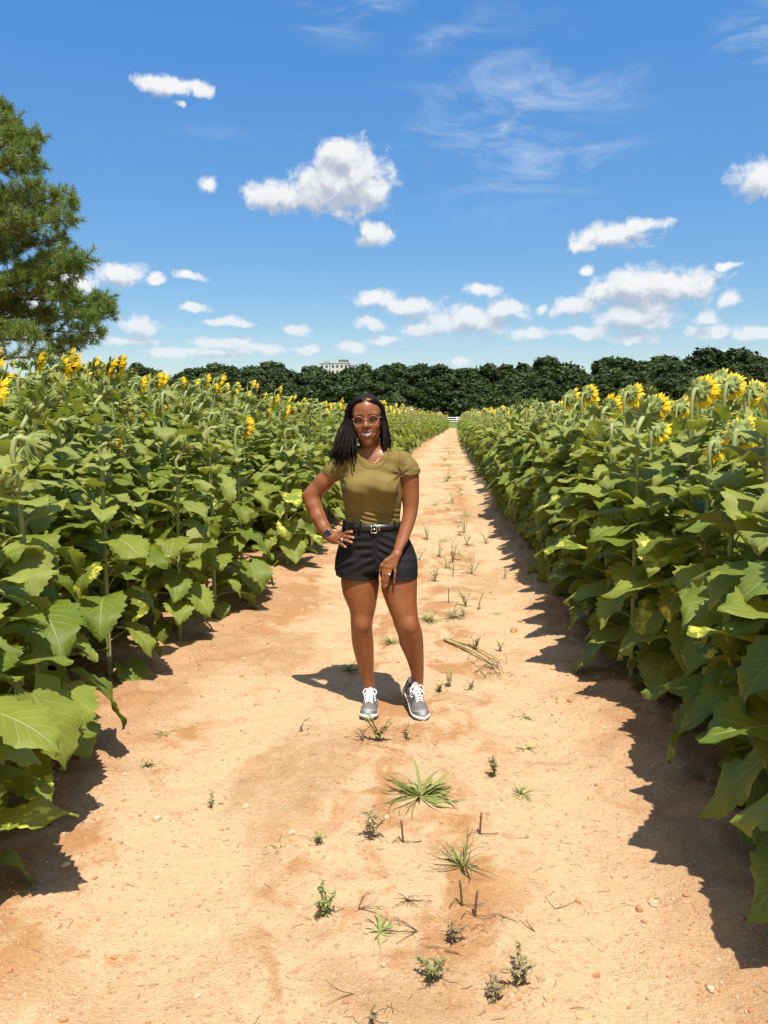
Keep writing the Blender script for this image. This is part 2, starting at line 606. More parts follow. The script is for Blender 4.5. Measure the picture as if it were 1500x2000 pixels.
def broadleaf(seed, H, W, nblob=17, cards=250, size=0.40):
    rng = np.random.default_rng(seed)
    crown, trunk = MB(), MB()
    tp = bez([(0, 0, 0), (rng.normal() * .2, rng.normal() * .2, H * .35), (rng.normal() * .4, rng.normal() * .4, H * .8)], 9)
    tube(trunk, tp, np.linspace(H * .022, H * .008, 9), 7)
    nblob = int(nblob * 1.9)
    for i in range(nblob):
        zf = 0.16 + 0.80 * (i + .5) / nblob
        prof = math.sin(math.pi * min(1, (zf * .92 + .10))) ** .55
        a = i * 2.4 + rng.uniform(0, 1)
        rr = W * .5 * prof * rng.uniform(.25, .85)
        c = np.array([math.cos(a) * rr, math.sin(a) * rr, zf * H])
        r = W * .195 * rng.uniform(.55, 1.35) * (1.15 - .45 * zf)
        if zf > .86:
            c[:2] *= .5
            r *= .75
        D = rng.normal(size=(cards, 3))
        D[:, 2] += .25
        D /= np.linalg.norm(D, axis=1, keepdims=True)
        rad = r * rng.uniform(.55, 1.12, cards) * (1 + .22 * np.sin(D[:, 0] * 5 + i) * np.sin(D[:, 1] * 6 + 2 * i))
        P = c + D * rad[:, None] * np.array([1, 1, .85])
        nn = D + rng.normal(size=D.shape) * .5
        nn /= np.linalg.norm(nn, axis=1, keepdims=True)
        V, F = leaf_cards(rng, P, nn, size)
        tone = np.repeat(np.clip(rng.uniform(0, 1) * .5 + rng.uniform(0, .6, cards), 0, 1), 4)
        crown.add(V, F, 0, np.stack([tone * 0, tone * 0, tone], -1))
        b = bez([tp[3 + i % 4], (tp[3 + i % 4] + c) * .5 + [0, 0, -.2], c], 5)
        tube(trunk, b, np.linspace(H * .007, H * .002, 5), 5)
    return crown.mesh("crown", [M_wood_leaf]), trunk.mesh("trunk", [M_bark])


def build_wood():
    rng = np.random.default_rng(5)
    var = [broadleaf(s, h, w, nb) for s, h, w, nb in
           [(1, 12, 9, 18), (2, 12, 10.5, 21), (3, 12, 8, 16), (4, 12, 12, 22), (5, 12, 7, 15), (6, 12, 9.5, 19)]]
    k = 0
    grp = "trees of the dark wood beyond the fields"
    for row, (Y, step, hs) in enumerate([(172, 5.2, .70), (186, 5.2, .87), (202, 5.0, 1.0)]):
        x = -100 + row * 2.5
        while x < 96:
            px = 888 + 1503 * x / Y
            if -150 < px < 1650:
                top = np.interp(px, [0, 430, 520, 620, 700, 800, 900, 1000, 1060, 1160, 1300, 1500], [717, 716, 714, 719, 718, 719, 727, 718, 711, 711, 702, 695])
                h = ((811 - top) / 1503 * Y + 1.58) * 1.03 * hs * rng.uniform(.84, 1.05)
                y = Y + rng.uniform(-4, 4)
                v = int(rng.integers(0, 6))
                t = empty("broadleaf_tree", (x + rng.uniform(-1.5, 1.5), y, -.1), rng.uniform(0, 6.28))
                s = h / 12.0
                t.scale = (s * rng.uniform(1.25, 1.8), s * rng.uniform(1.25, 1.8), s)
                link("crown", var[v][0], t)
                link("trunk", var[v][1], t)
                tag(t, "dark green broadleaf tree in the dense wood beyond the end of the sunflower fields", "tree", grp)
                k += 1
            x += step * rng.uniform(.8, 1.2)
    # understorey that closes the foot of the wood
    mb = MB()
    n = 9000
    C = np.stack([rng.uniform(-105, 100, n), rng.uniform(164, 200, n), rng.uniform(0, 1, n) ** 1.3 * 5.0], -1)
    C[:, 2] *= .55 + .45 * vnoise(C[:, 0] * .25, C[:, 1] * .1, 3)
    N = rng.normal(size=(n, 3)) + [0, -1, .6]
    N /= np.linalg.norm(N, axis=1, keepdims=True)
    V, F = leaf_cards(rng, C, N, .62)
    mb.add(V, F, 0, np.stack([np.zeros(4 * n)] * 2 + [np.repeat(rng.uniform(0, .7, n), 4)], -1))
    o = mb.build("undergrowth", M_wood_leaf)
    tag(o, "shady dark green undergrowth closing the foot of the wood behind the white fence", "undergrowth", None, 'stuff')
    # two paler bushes standing out in front of the wood
    for i, (px, Y, h, w, lab) in enumerate([
            (770, 150, 5.4, 7.5, "rounded olive green bush in front of the dark wood, just right of the woman's head"),
            (1010, 150, 5.0, 6.5, "mid green bush at the wood's edge above the far right sunflowers")]):
        cr, tr = broadleaf(30 + i, h, w, 12, 170, .26)
        cr.materials.clear()
        cr.materials.append(M_wood_pale)
        p = at(px, 805, Y)
        t = empty("bush", (p[0], Y, -.05))
        link("crown", cr, t)
        link("trunk", tr, t)
        tag(t, lab, "bush")


build_wood()


def build_fence():
    white = plain("white_paint", (0.78, 0.78, 0.76), 0.5)
    Y = 140.0
    t = empty("rail_fence", (0, Y, 0))
    for z in (.42, .78, 1.14):
        m = MB()
        box(m, (-24, -.03, z - .075), (24, .03, z + .075))
        m.build("rail", white, t)
    for i in range(-10, 11):
        m = MB()
        box(m, (i * 2.4 + .3 - .085, -.075, -.1), (i * 2.4 + .3 + .085, .045, 1.32))
        box(m, (i * 2.4 + .3 - .11, -.10, 1.32), (i * 2.4 + .3 + .11, .07, 1.36))
        m.build("post", white, t)
    tag(t, "white three rail wooden fence crossing the far end of the dirt path", "fence")


build_fence()


def build_building():
    wall = plain("pale_render", (0.55, 0.54, 0.53), .8, var=.08, scale=.2)
    grey = plain("grey_cladding", (0.11, 0.12, 0.15), .6)
    glass = plain("window_glass", (0.05, 0.07, 0.10), .2)
    Y = 460.0
    a = at(624, 708.5, Y)
    b = at(694, 708.5, Y)
    w = b[0] - a[0]
    hi = a[2]
    t = empty("white_building", (a[0], Y, 0))
    for (x0, x1, top, m, nm) in [(0, .28, hi - 0.3, wall, "side_wing"), (.30, .80, hi - .3, wall, "wall"), (.86, 1.0, hi - 1.5, wall, "side_wing")]:
        mb = MB()
        box(mb, (x0 * w, 0, 0), (x1 * w, 14, top))
        box(mb, (x0 * w - .25, -.3, top + .01), (x1 * w + .25, 14.3, top + .5))
        wl = mb.build(nm, m, t, False)
        for fl in range(4):
            zz = top - 2.7 - fl * 3.2
            for k in range(max(2, int((x1 - x0) * w / 2.6))):
                q = MB()
                xx = x0 * w + 1.0 + k * 2.6
                if xx + 1.3 < x1 * w:
                    box(q, (xx, -.06, zz), (xx + 1.3, .02, zz + 1.6))
                    q.build("window", glass, wl, False)
    mb = MB()
    box(mb, (.52 * w, 2, hi + .22), (.76 * w, 10, hi + 1.9))
    mb.build("roof_plant_room", grey, t, False)
    mb = MB()
    box(mb, (.10 * w, 3, hi + .22), (.22 * w, 9, hi + .9))
    mb.build("roof_parapet", grey, t, False)
    tag(t, "pale flat roofed building rising above the treetops left of centre", "building")


build_building()


M_needle = foliage_mat("pine_needles", (0.080, 0.120, 0.018), (0.225, 0.285, 0.062), 0.32, .5)
M_pinebark = plain("pine_bark", (0.085, 0.060, 0.042), .9, .1, var=.4, scale=6)


def build_pine():
    rng = np.random.default_rng(21)
    Y = 24.0
    base = at(-135, 811, Y)
    bx = base[0]
    trunk, limbs, needles = MB(), MB(), MB()
    top = at(-60, 120, Y)[2]
    tp = bez([(0, 0, -.2), (.1, 0, top * .3), (-.1, .1, top * .65), (.1, 0, top)], 24)
    tube(trunk, tp, np.linspace(.30, .05, 24), 10)
    tufts = []

    def tuft(c, d):
        tufts.append((c, d))

    def spray(P, k, spread):
        """twigs with tufts along the outer part of a limb"""
        n = len(P)
        for i in range(int(n * .28), n):
            f = i / (n - 1)
            for _ in range(k):
                L = rng.uniform(.25, .95) * (1.15 - .5 * f) * spread
                d = P[min(i + 1, n - 1)] - P[i - 1]
                d = d / np.linalg.norm(d) * .7 + rng.normal(size=3) * np.array([.62, .62, .36]) + np.array([0, 0, .22])
                d /= np.linalg.norm(d)
                e = P[i] + d * L + np.array([0, 0, .12 * L])
                tube(limbs, bez([P[i], P[i] + d * L * .5, e], 4), np.linspace(.014, .007, 4), 4, cap=False)
                for q in (.45, .75, 1.0):
                    tuft(P[i] + (e - P[i]) * q, d + np.array([0, 0, .35]))
        tuft(P[-1], P[-1] - P[-2])

    # limb tips read off the photograph, then given depth round the trunk
    tips = [(10, 215), (20, 245), (70, 275), (55, 300), (40, 265), (68, 325), (62, 370), (30, 330), (10, 380), (100, 385), (140, 395), (85, 420), (128, 430),
            (118, 470), (130, 500), (160, 512), (100, 505), (60, 450), (145, 530), (100, 545), (20, 500), (60, 530), (40, 470), (150, 590),
            (205, 585), (190, 600), (212, 610), (120, 570), (170, 625), (185, 650), (150, 665), (90, 620), (60, 650), (110, 690), (10, 640), (30, 600), (15, 440)]
    for (px, py) in tips:
        Yt = Y + rng.uniform(-2.2, 2.2)
        e = at(px, py, Yt) - np.array([bx, Y, 0])
        z0 = max(.8, e[2] - rng.uniform(.1, 1.0) + (.4 if py > 560 else 0))
        s = np.array([np.interp(z0, tp[:, 2], tp[:, 0]), np.interp(z0, tp[:, 2], tp[:, 1]), z0])
        mid = (s + e) / 2 + np.array([0, 0, rng.uniform(-.25, .25)]) + rng.normal(size=3) * .12
        P = bez([s, mid, e], 14)
        tube(limbs, P, np.linspace(.055, .014, 14), 5)
        spray(P, 3, .85)
        for _ in range(34):                                               # the rounded clump that ends each bough
            v = rng.normal(size=3)
            v /= np.linalg.norm(v)
            tuft(P[-1] - [.10, 0, 0] + v * np.array([.40, .40, .30]) * rng.uniform(.25, 1) ** .5, v + [0, 0, .4])
    for _ in range(46):                                                   # limbs on the far and left sides of the trunk
        z0 = rng.uniform(2.6, top - 1)
        a = rng.uniform(math.pi * .35, math.pi * 1.65)
        L = rng.uniform(1.5, 3.4) * (1.15 - .6 * z0 / top)
        s = np.array([np.interp(z0, tp[:, 2], tp[:, 0]), np.interp(z0, tp[:, 2], tp[:, 1]), z0])
        e = s + np.array([math.cos(a) * L, math.sin(a) * L, rng.uniform(.1, .8)])
        P = bez([s, (s + e) / 2 - [0, 0, .15], e], 12)
        tube(limbs, P, np.linspace(.055, .014, 12), 5)
        spray(P, 2, .9)
    nt, per = len(tufts), 27
    C = np.array([c for c, _ in tufts])
    D = np.array([d for _, d in tufts])
    D /= np.linalg.norm(D, axis=1, keepdims=True)
    Cr, Dr = np.repeat(C, per, 0), np.repeat(D, per, 0)
    d = rng.normal(size=Cr.shape) * .85 + Dr * .7
    d /= np.linalg.norm(d, axis=1, keepdims=True)
    L = rng.uniform(.12, .22, len(Cr))[:, None]
    sd = np.cross(d, rng.normal(size=d.shape))
    sd /= np.linalg.norm(sd, axis=1, keepdims=True)
    w = .0105
    b = Cr + Dr * rng.uniform(-.06, .06, (len(Cr), 1))
    V = np.stack([b - sd * w * .6, b + sd * w * .6, b + d * L + sd * w * .5, b + d * L - sd * w * .5], 1).reshape(-1, 3)
    tone = np.repeat(np.clip(np.repeat(rng.uniform(0, .7, nt), per) + rng.uniform(0, .35, nt * per), 0, 1), 4)
    needles.add(V, np.arange(len(V)).reshape(-1, 4), 0, np.stack([tone * 0, tone * 0, tone], -1))
    t = empty("pine_tree", (bx, Y, 0))
    trunk.build("trunk", M_pinebark, t)
    limbs.build("branches", M_pinebark, t)
    needles.build("crown", M_needle, t, False)
    mb = MB()
    tube(mb, [(0, 0, 0), (0, 0, -.03), (.01, 0, -.075), (.015, 0, -.105)], [.012, .033, .028, .006], 6)
    cone = mb.mesh("pine_cone", [plain("cone_brown", (0.045, 0.028, 0.018), .8)])
    for i in rng.choice(nt, 45, replace=False):
        link("pine_cone", cone, t).location = C[i] + rng.normal(size=3) * .05
    tag(t, "tall olive green pine tree standing behind the sunflowers at the left edge", "tree")


build_pine()

M_blossom = foliage_mat("pale_blossom", (0.62, 0.30, 0.24), (0.85, 0.62, 0.55), .2)


def build_blossom():
    for i, (px, py, Y, h, w, lab) in enumerate([
            (782, 797, 112, 2.55, 2.4, "pale pink blossoming shrub showing over the far left sunflowers beside the woman's hair"),
            (802, 795, 116, 2.75, 1.3, "small whitish pink blossoming shrub just right of the wider pink one"),
            (858, 805, 118, 2.0, 1.2, "low pale shrub peeping over the sunflowers near the end of the white fence")]):
        rng = np.random.default_rng(60 + i)
        p = at(px, py, Y)
        cr, tr = MB(), MB()
        n = 420
        D = rng.normal(size=(n, 3))
        D /= np.linalg.norm(D, axis=1, keepdims=True)
        h = max(h, p[2] + .15)
        C = D * (rng.uniform(.4, 1, n) ** .5)[:, None] * np.array([w / 2, w / 2, h * .36]) + [0, 0, h * .64]
        V, F = leaf_cards(rng, C, D, .12)
        cr.add(V, F, 0, np.stack([np.zeros(4 * n)] * 2 + [np.repeat(rng.uniform(0, 1, n), 4)], -1))
        for k in range(6):
            tube(tr, bez([(0, 0, -.05), (.1 * math.cos(k), .1 * math.sin(k), h * .3), (w * .3 * math.cos(k), w * .3 * math.sin(k), h * .7)], 6), np.linspace(.05, .015, 6), 5)
        t = empty("flowering_shrub", (p[0], Y, 0))
        cr.build("blossoms", M_blossom, t, False)
        tr.build("stem", M_bark, t)
        tag(t, lab, "shrub")


build_blossom()
# ------------------------------------------------------------------ sunflowers
GOLD = 2.39996


def leaf_material():
    def fn(g):
        u, t, r = g.xyz(g.attr('luv').outputs['Vector'])
        f1, f2, f3 = g.xyz(g.attr('tint').outputs['Color'])
        au = g.m('ABSOLUTE', u)
        p = g.obj()
        # midrib and side veins
        mid = g.ramp(au, 0.045, 0.012)
        ph = g.m('FRACT', g.m('MULTIPLY', g.m('SUBTRACT', t, g.m('MULTIPLY', au, 0.34)), 7.0))
        vein = g.ramp(g.m('ABSOLUTE', g.m('SUBTRACT', ph, 0.5)), 0.085, 0.02)
        vein = g.m('MAXIMUM', g.m('MULTIPLY', vein, g.ramp(au, 1.0, .2, .1, .65)), mid)
        n = g.noise(p, 26, 4, .6)
        c = g.mix(r, (0.102, 0.150, 0.014), (0.250, 0.292, 0.046))
        c = g.mix(g.m('MULTIPLY', n, .5), c, (0.090, 0.118, 0.010))
        c = g.mix(g.m('MULTIPLY', f2, .75), c, (0.33, 0.35, 0.10))           # young, pale upper leaves
        c = g.mix(g.m('MULTIPLY', vein, .50), c, (0.40, 0.45, 0.20))
        # sick yellow and brown blotches on a few leaves
        bl = g.noise(p, 13, 5, .65)
        blm = g.m('MULTIPLY', f1, g.ramp(bl, .52, .60))
        c = g.mix(blm, c, (0.58, 0.56, 0.075))
        c = g.mix(g.m('MULTIPLY', f1, g.ramp(bl, .66, .72)), c, (0.16, 0.085, 0.04))
        back = g.n('ShaderNodeNewGeometry').outputs['Backfacing']
        c = g.mix(g.m('MULTIPLY', back, .5), c, (0.24, 0.27, 0.085))
        h = g.m('ADD', g.m('MULTIPLY', vein, -.7), g.m('MULTIPLY', n, .6))
        nrm = g.bump(h, .55, .006)
        b = pbr(g, c, .50, .24, nrm)
        tr = g.n('ShaderNodeBsdfTranslucent')
        g.put(tr.inputs[0], g.mix(.5, c, (0.46, 0.56, 0.01)))
        mx = g.n('ShaderNodeMixShader')
        mx.inputs[0].default_value = .25
        g.t.links.new(b, mx.inputs[1])
        g.t.links.new(tr.outputs[0], mx.inputs[2])
        return mx.outputs[0]
    return material("sunflower_leaf", fn)


def petal_material():
    def fn(g):
        u, t, r = g.xyz(g.attr('luv').outputs['Vector'])
        c = g.mix(r, (0.92, 0.60, 0.012), (0.96, 0.74, 0.035))
        c = g.mix(g.ramp(t, .35, 0), c, (0.84, 0.44, 0.008))
        c = g.mix(g.m('MULTIPLY', g.ramp(g.m('SINE', g.m('MULTIPLY', u, 14)), .2, 1), .25), c, (0.75, 0.38, 0.01))
        b = pbr(g, c, .55, .25)
        tr = g.n('ShaderNodeBsdfTranslucent')
        g.put(tr.inputs[0], c)
        mx = g.n('ShaderNodeMixShader')
        mx.inputs[0].default_value = .35
        g.t.links.new(b, mx.inputs[1])
        g.t.links.new(tr.outputs[0], mx.inputs[2])
        return mx.outputs[0]
    return material("sunflower_petal", fn)


def stem_fn(lo, hi):
    def fn(g):
        p = g.obj()
        st = g.n('ShaderNodeMapping')
        st.inputs['Scale'].default_value = (90, 90, 5)
        g.t.links.new(p, st.inputs[0])
        n = g.noise(st.outputs[0], 1.0, 3)
        z = g.xyz(p)[2]
        c = g.mix(n, lo, hi)
        return pbr(g, c, .6, .3, g.bump(n, .4, .003))
    return fn


M_leaf = leaf_material()
M_petal = petal_material()
M_stem = material("sunflower_stem", stem_fn((0.20, 0.235, 0.075), (0.36, 0.40, 0.165)))
M_calyx = material("sunflower_sepal", stem_fn((0.115, 0.155, 0.035), (0.25, 0.29, 0.075)))
M_disc = plain("sunflower_disc", (0.075, 0.035, 0.012), .9, .1, var=.6, scale=160)
FIELD_MATS = [M_leaf, M_stem, M_calyx, M_petal, M_disc]


def leaf(mb, rng, base, az, L, W, th0, bend, nt, nu, serr, fold, f1, f2, mat=0, twist=0.0):
    """A heart-shaped, toothed, folded and drooping leaf from its petiole end."""
    t = np.linspace(0, 1, nt + 1)
    u = np.linspace(-1, 1, nu + 1)
    w = np.sin(math.pi * np.clip(t * .985 + .012, 0, 1) ** .60) ** .85
    w = np.maximum(w, 0.0) * (1 - .12 * t)
    th = th0 + bend * t ** 1.2
    dl = L / nt
    y = np.concatenate([[0], np.cumsum(np.cos((th[1:] + th[:-1]) / 2) * dl)])
    z = np.concatenate([[0], np.cumsum(np.sin((th[1:] + th[:-1]) / 2) * dl)])
    T, U = np.meshgrid(t, u, indexing='ij')
    ww = w[:, None] * np.ones_like(U)
    if serr:
        tooth = np.where(np.arange(nt + 1) % 2 == 0, 1 + serr, 1 - serr)
        edge = np.abs(U) > .99
        ww = np.where(edge, ww * tooth[:, None], ww)
    X = U * ww * W * .5
    Yv, Zv = y[:, None] * np.ones_like(U), z[:, None] * np.ones_like(U)
    lobe = -.20 * L * U ** 2 * np.exp(-(T / .16) ** 2)                  # the two lobes behind the petiole
    Yv = Yv + lobe * math.cos(th0)
    Zv = Zv + lobe * math.sin(th0)
    p1, p2 = rng.uniform(0, 6.28, 2)
    up = fold * np.abs(X) * (1 - .5 * T) - .55 * W * (np.abs(U) ** 3) * .16 * (rng.uniform(.2, 1.2))
    up = up + .042 * L * np.sin(T * 9 + p1 + U * 1.5) * np.abs(U) ** 1.5 + .034 * L * np.sin(T * 15 + p2) * np.abs(U) ** 2
    Yv = Yv - np.sin(th)[:, None] * up
    Zv = Zv + np.cos(th)[:, None] * up
    if twist:
        c, s = np.cos(twist * T), np.sin(twist * T)
        X, Zv = X * c - up * s, Zv + X * s
    V = np.stack([X, Yv, Zv], -1).reshape(-1, 3) @ rotz(az - math.pi / 2).T + base
    luv = np.stack([U, T, np.full_like(U, rng.uniform(0, 1))], -1).reshape(-1, 3)
    mb.add(V, grid_faces(nt + 1, nu + 1), mat, luv, (f1, f2, 0, 1))


def make_leaves(mb_leaf, mb_stem, rng, H, lod, young=0.0, n=None, bare=0.10, scale=1.0, sick=.14, wide=1.0):
    """Stem with petioles into mb_stem, blades into mb_leaf. Returns the stem's top."""
    lean = rng.normal(size=2) * .025 * H
    sp = bez([(0, 0, -.04), (lean[0] * .2, lean[1] * .2, H * .35), (lean[0] * .6, lean[1] * .6, H * .7), (lean[0], lean[1], H)], 12 if lod == 0 else 4)
    r0 = .0095 + .0055 * H
    tube(mb_stem, sp, np.linspace(r0, r0 * .62, len(sp)), 8 if lod == 0 else 4, 1, cap=False)
    n = n or {0: int(15 + 11 * H), 1: int(8 + 6 * H), 2: int(5 + 3.2 * H)}[lod]
    nt, nu = {0: (18, 6), 1: (4, 2), 2: (2, 2)}[lod]
    a0 = rng.uniform(0, 6.28)
    for i in range(n):
        f = (i + .5) / n
        f = f ** .92
        z = H * (bare + (1.0 - bare) * f)
        b = np.array([np.interp(z, sp[:, 2], sp[:, 0]), np.interp(z, sp[:, 2], sp[:, 1]), z])
        az = a0 + i * GOLD + rng.normal() * .25
        size = np.interp(f, [0, .2, .5, .8, 1.0], [.21, .27, .27, .20, .10]) * rng.uniform(.66, 1.22) * scale * (.70 + .18 * H)
        pl = size * np.interp(f, [0, .5, 1], [.62, .60, .35]) * rng.uniform(.8, 1.15)
        el = np.interp(f, [0, .3, .7, 1], [.15, .55, .75, 1.15]) + rng.normal() * .14
        d = np.array([math.cos(az) * math.cos(el), math.sin(az) * math.cos(el), math.sin(el)])
        th0 = np.interp(f, [0, .25, .6, 1], [-.75, -.28, -.05, .55]) + rng.normal() * .34
        bend = np.interp(f, [0, .25, .6, 1], [-.75, -.85, -.80, -.75]) + rng.normal() * .42
        e = b + d * pl + np.array([0, 0, -.10 * pl])
        if lod == 0:
            tube(mb_stem, bez([b, b + d * pl * .55, e], 5), np.linspace(.0052, .0032, 5), 5, 1, cap=False)
        elif lod == 1:
            tube(mb_stem, np.array([b, e]), [.006, .004], 3, 1, cap=False)
        f1 = 1.0 if (f < .62 and rng.uniform() < sick) else 0.0
        f2 = young + np.interp(f, [.6, 1], [0, .8])
        leaf(mb_leaf, rng, e, az, size * 1.10, size * wide * rng.uniform(.72, .98), th0, bend, nt, nu, .085 if lod == 0 else 0, rng.uniform(.15, .6), f1, f2, 0, rng.normal() * .25)
    return sp[-1]


def ring(n, r, z, phase=0):
    a = np.linspace(0, 2 * math.pi, n, endpoint=False) + phase
    return np.stack([np.cos(a) * r, np.sin(a) * r, np.full(n, z)], -1)


def revolve(mb, prof, seg, Rm, o, mat):
    V = np.concatenate([ring(seg, r, z) for r, z in prof]) @ Rm.T + o
    mb.add(V, grid_faces(len(prof), seg, True), mat)


def blade_ring(mb, rng, n, r0, L, W, z0, lift, curl, Rm, o, mat, jl=.15, jz=.12, seg=4):
    """n narrow pointed blades (petals or sepals) round the head's +Z axis."""
    for i in range(n):
        a = 2 * math.pi * (i + rng.uniform(-.3, .3)) / n
        l = L * rng.uniform(1 - jl, 1 + jl)
        t = np.linspace(0, 1, seg + 1)
        th = lift + rng.normal() * jz + (curl + rng.normal() * jz) * t
        rr = r0 + np.concatenate([[0], np.cumsum(np.cos(th[1:]) * l / seg)])
        zz = z0 + np.concatenate([[0], np.cumsum(np.sin(th[1:]) * l / seg)])
        w = W * np.sin(math.pi * np.clip(.16 + .84 * t, 0, 1) ** .85) ** .8 * .5
        w[-1] = W * .03
        tw = rng.normal() * .35
        V = []
        for k in range(seg + 1):
            for s in (-1, 0, 1):
                V.append((rr[k] - 0 * s, s * w[k], zz[k] + (abs(s) * .22 + tw * s) * w[k]))
        V = np.array(V) @ rotz(a).T @ Rm.T + o
        luv = np.array([(s, tt, rng.uniform() if 0 else (i * .618) % 1) for tt in t for s in (-1, 0, 1)])
        mb.add(V, grid_faces(seg + 1, 3), mat, luv)


def head_parts(rng, R, pitch, lod, kind):
    """A nodding head facing +X at the origin (= stem top): stalk, calyx, petals, disc builders."""
    stalk, cal, pet, disc = MB(), MB(), MB(), MB()
    fac = np.array([math.cos(pitch), 0, math.sin(pitch)])
    Lk = rng.uniform(.13, .24) if kind == 'bloom' else rng.uniform(.06, .15)
    nod = rng.uniform(.5, 1.0)
    p1 = np.array([-.012, 0, Lk * .55])
    p2 = np.array([.012, 0, Lk])
    c = p2 + fac * .062 + np.array([0, 0, .022 * nod])
    sk = bez([(0, 0, -.02), p1, p2, c - fac * .012], 9 if lod == 0 else 4)
    tube(stalk, sk, np.linspace(.0105, .0165, len(sk)), 7 if lod == 0 else 4, 1, cap=False)
    z = fac
    x = np.cross([0, 1.0, 0], z)
    Rm = np.stack([x, np.array([0, 1.0, 0]), z], 1)
    seg = 18 if lod == 0 else 7
    if kind == 'bloom':
        revolve(cal, [(.001, -.030), (R * .28, -.031), (R * .66, -.021), (R * .95, .004), (R * 1.0, .012)], seg, Rm, c, 2)
        revolve(disc, [(R * .99, .010), (R * .92, .021), (R * .62, .024), (R * .3, .017), (.001, .014)], seg, Rm, c, 4)
        if lod == 0:
            blade_ring(cal, rng, 18, R * .62, R * .80, R * .40, -.020, -.05, .55, Rm, c, 2, .2, .22)
            blade_ring(cal, rng, 17, R * .86, R * .72, R * .36, -.006, .15, .25, Rm, c, 2, .2, .25)
            blade_ring(pet, rng, 22, R * .93, R * 1.18, R * .44, .010, .30, .35, Rm, c, 3, .16, .16)
            blade_ring(pet, rng, 19, R * .90, R * 1.10, R * .42, .015, .55, .25, Rm, c, 3, .18, .20)
        else:
            blade_ring(pet, rng, 11 if lod == 1 else 7, R * .85, R * 1.2, R * (.85 if lod == 1 else 1.2), .008, .38, .3, Rm, c, 3, .16, .16, 2 if lod == 1 else 1)
            if lod == 1:
                blade_ring(cal, rng, 9, R * .7, R * .8, R * .6, -.010, .0, .4, Rm, c, 2, .2, .25, 1)
    else:
        q = R
        revolve(cal, [(.001, -.022), (q * .5, -.020), (q * .95, .0), (q * 1.0, .020), (q * .75, .042), (.001, .050)], seg, Rm, c, 2)
        if lod == 0:
            blade_ring(cal, rng, 18, q * .55, q * 1.95, q * .5, -.014, .05, .9, Rm, c, 2, .2, .3)
            blade_ring(cal, rng, 18, q * .85, q * 1.75, q * .42, .004, .35, .8, Rm, c, 2, .2, .3)
            blade_ring(cal, rng, 15, q * .85, q * 1.35, q * .36, .022, .7, .8, Rm, c, 2, .2, .25)
            if rng.uniform() < .6:
                blade_ring(pet, rng, 16, q * .72, q * .72, q * .26, .034, 1.0, .6, Rm, c, 3, .2, .2, 3)
        elif lod == 1:
            blade_ring(cal, rng, 9, q * .7, q * 1.3, q * .7, -.005, .4, 1.0, Rm, c, 2, .2, .3, 2)
    return stalk, cal, pet, disc


def near_body(seed, H, **kw):
    rng = np.random.default_rng(seed)
    lv, st = MB(), MB()
    top = make_leaves(lv, st, rng, H, 0, **kw)
    st.M = [m * 0 for m in st.M]
    return dict(leaves=lv.mesh("leaves", [M_leaf]), stem=st.mesh("stem", [M_stem]), top=top, H=H)


def near_head(seed, R, pitch, kind):
    rng = np.random.default_rng(seed)
    st, cal, pet, disc = head_parts(rng, R, pitch, 0, kind)
    cal.V += [v for v in st.V]
    n0 = cal.n
    cal.F += [f + n0 for f in st.F]
    cal.M = [m * 0 for m in cal.M] + [m * 0 + 1 for m in st.M]
    cal.A += st.A
    cal.C += st.C
    h = dict(head=cal.mesh("flower_head", [M_calyx, M_stem]))
    for nm, b, mt in (("petals", pet, M_petal), ("seed_disc", disc, M_disc)):
        if b.n:
            b.M = [m * 0 for m in b.M]
            h[nm] = b.mesh(nm, [mt])
    return h


TALL = [near_body(100 + i, 1.50 + .03 * (i % 4), bare=.10) for i in range(8)]
SHORT = [near_body(200 + i, .98 + .03 * (i % 4), bare=.12, young=.15, scale=1.24, sick=.2, wide=1.12) for i in range(6)]
EDGE = [near_body(250 + i, 1.50, bare=.05, scale=1.16, sick=.16, n=34, wide=1.08) for i in range(6)]
BLOOMS = [near_head(300 + i, .050 + .006 * (i % 3), p, 'bloom') for i, p in enumerate((-.10, -.30, -.50, .05, -.40, -.22, -.62, -.15))]
BUDS = [near_head(400 + i, .034 + .004 * (i % 3), p, 'bud') for i, p in enumerate((.10, -.30, .45, -.10, .75, -.5))]

FACE = {-1: math.radians(32), 1: math.radians(50)}                                                  # every head looks the same way, towards +X and away
ORD = ['nearest', 'second', 'third', 'fourth', 'fifth', 'sixth', 'seventh', 'eighth', 'ninth', 'tenth', 'eleventh', 'twelfth', 'thirteenth',
       'fourteenth', 'fifteenth', 'sixteenth', 'seventeenth', 'eighteenth', 'nineteenth', 'twentieth']


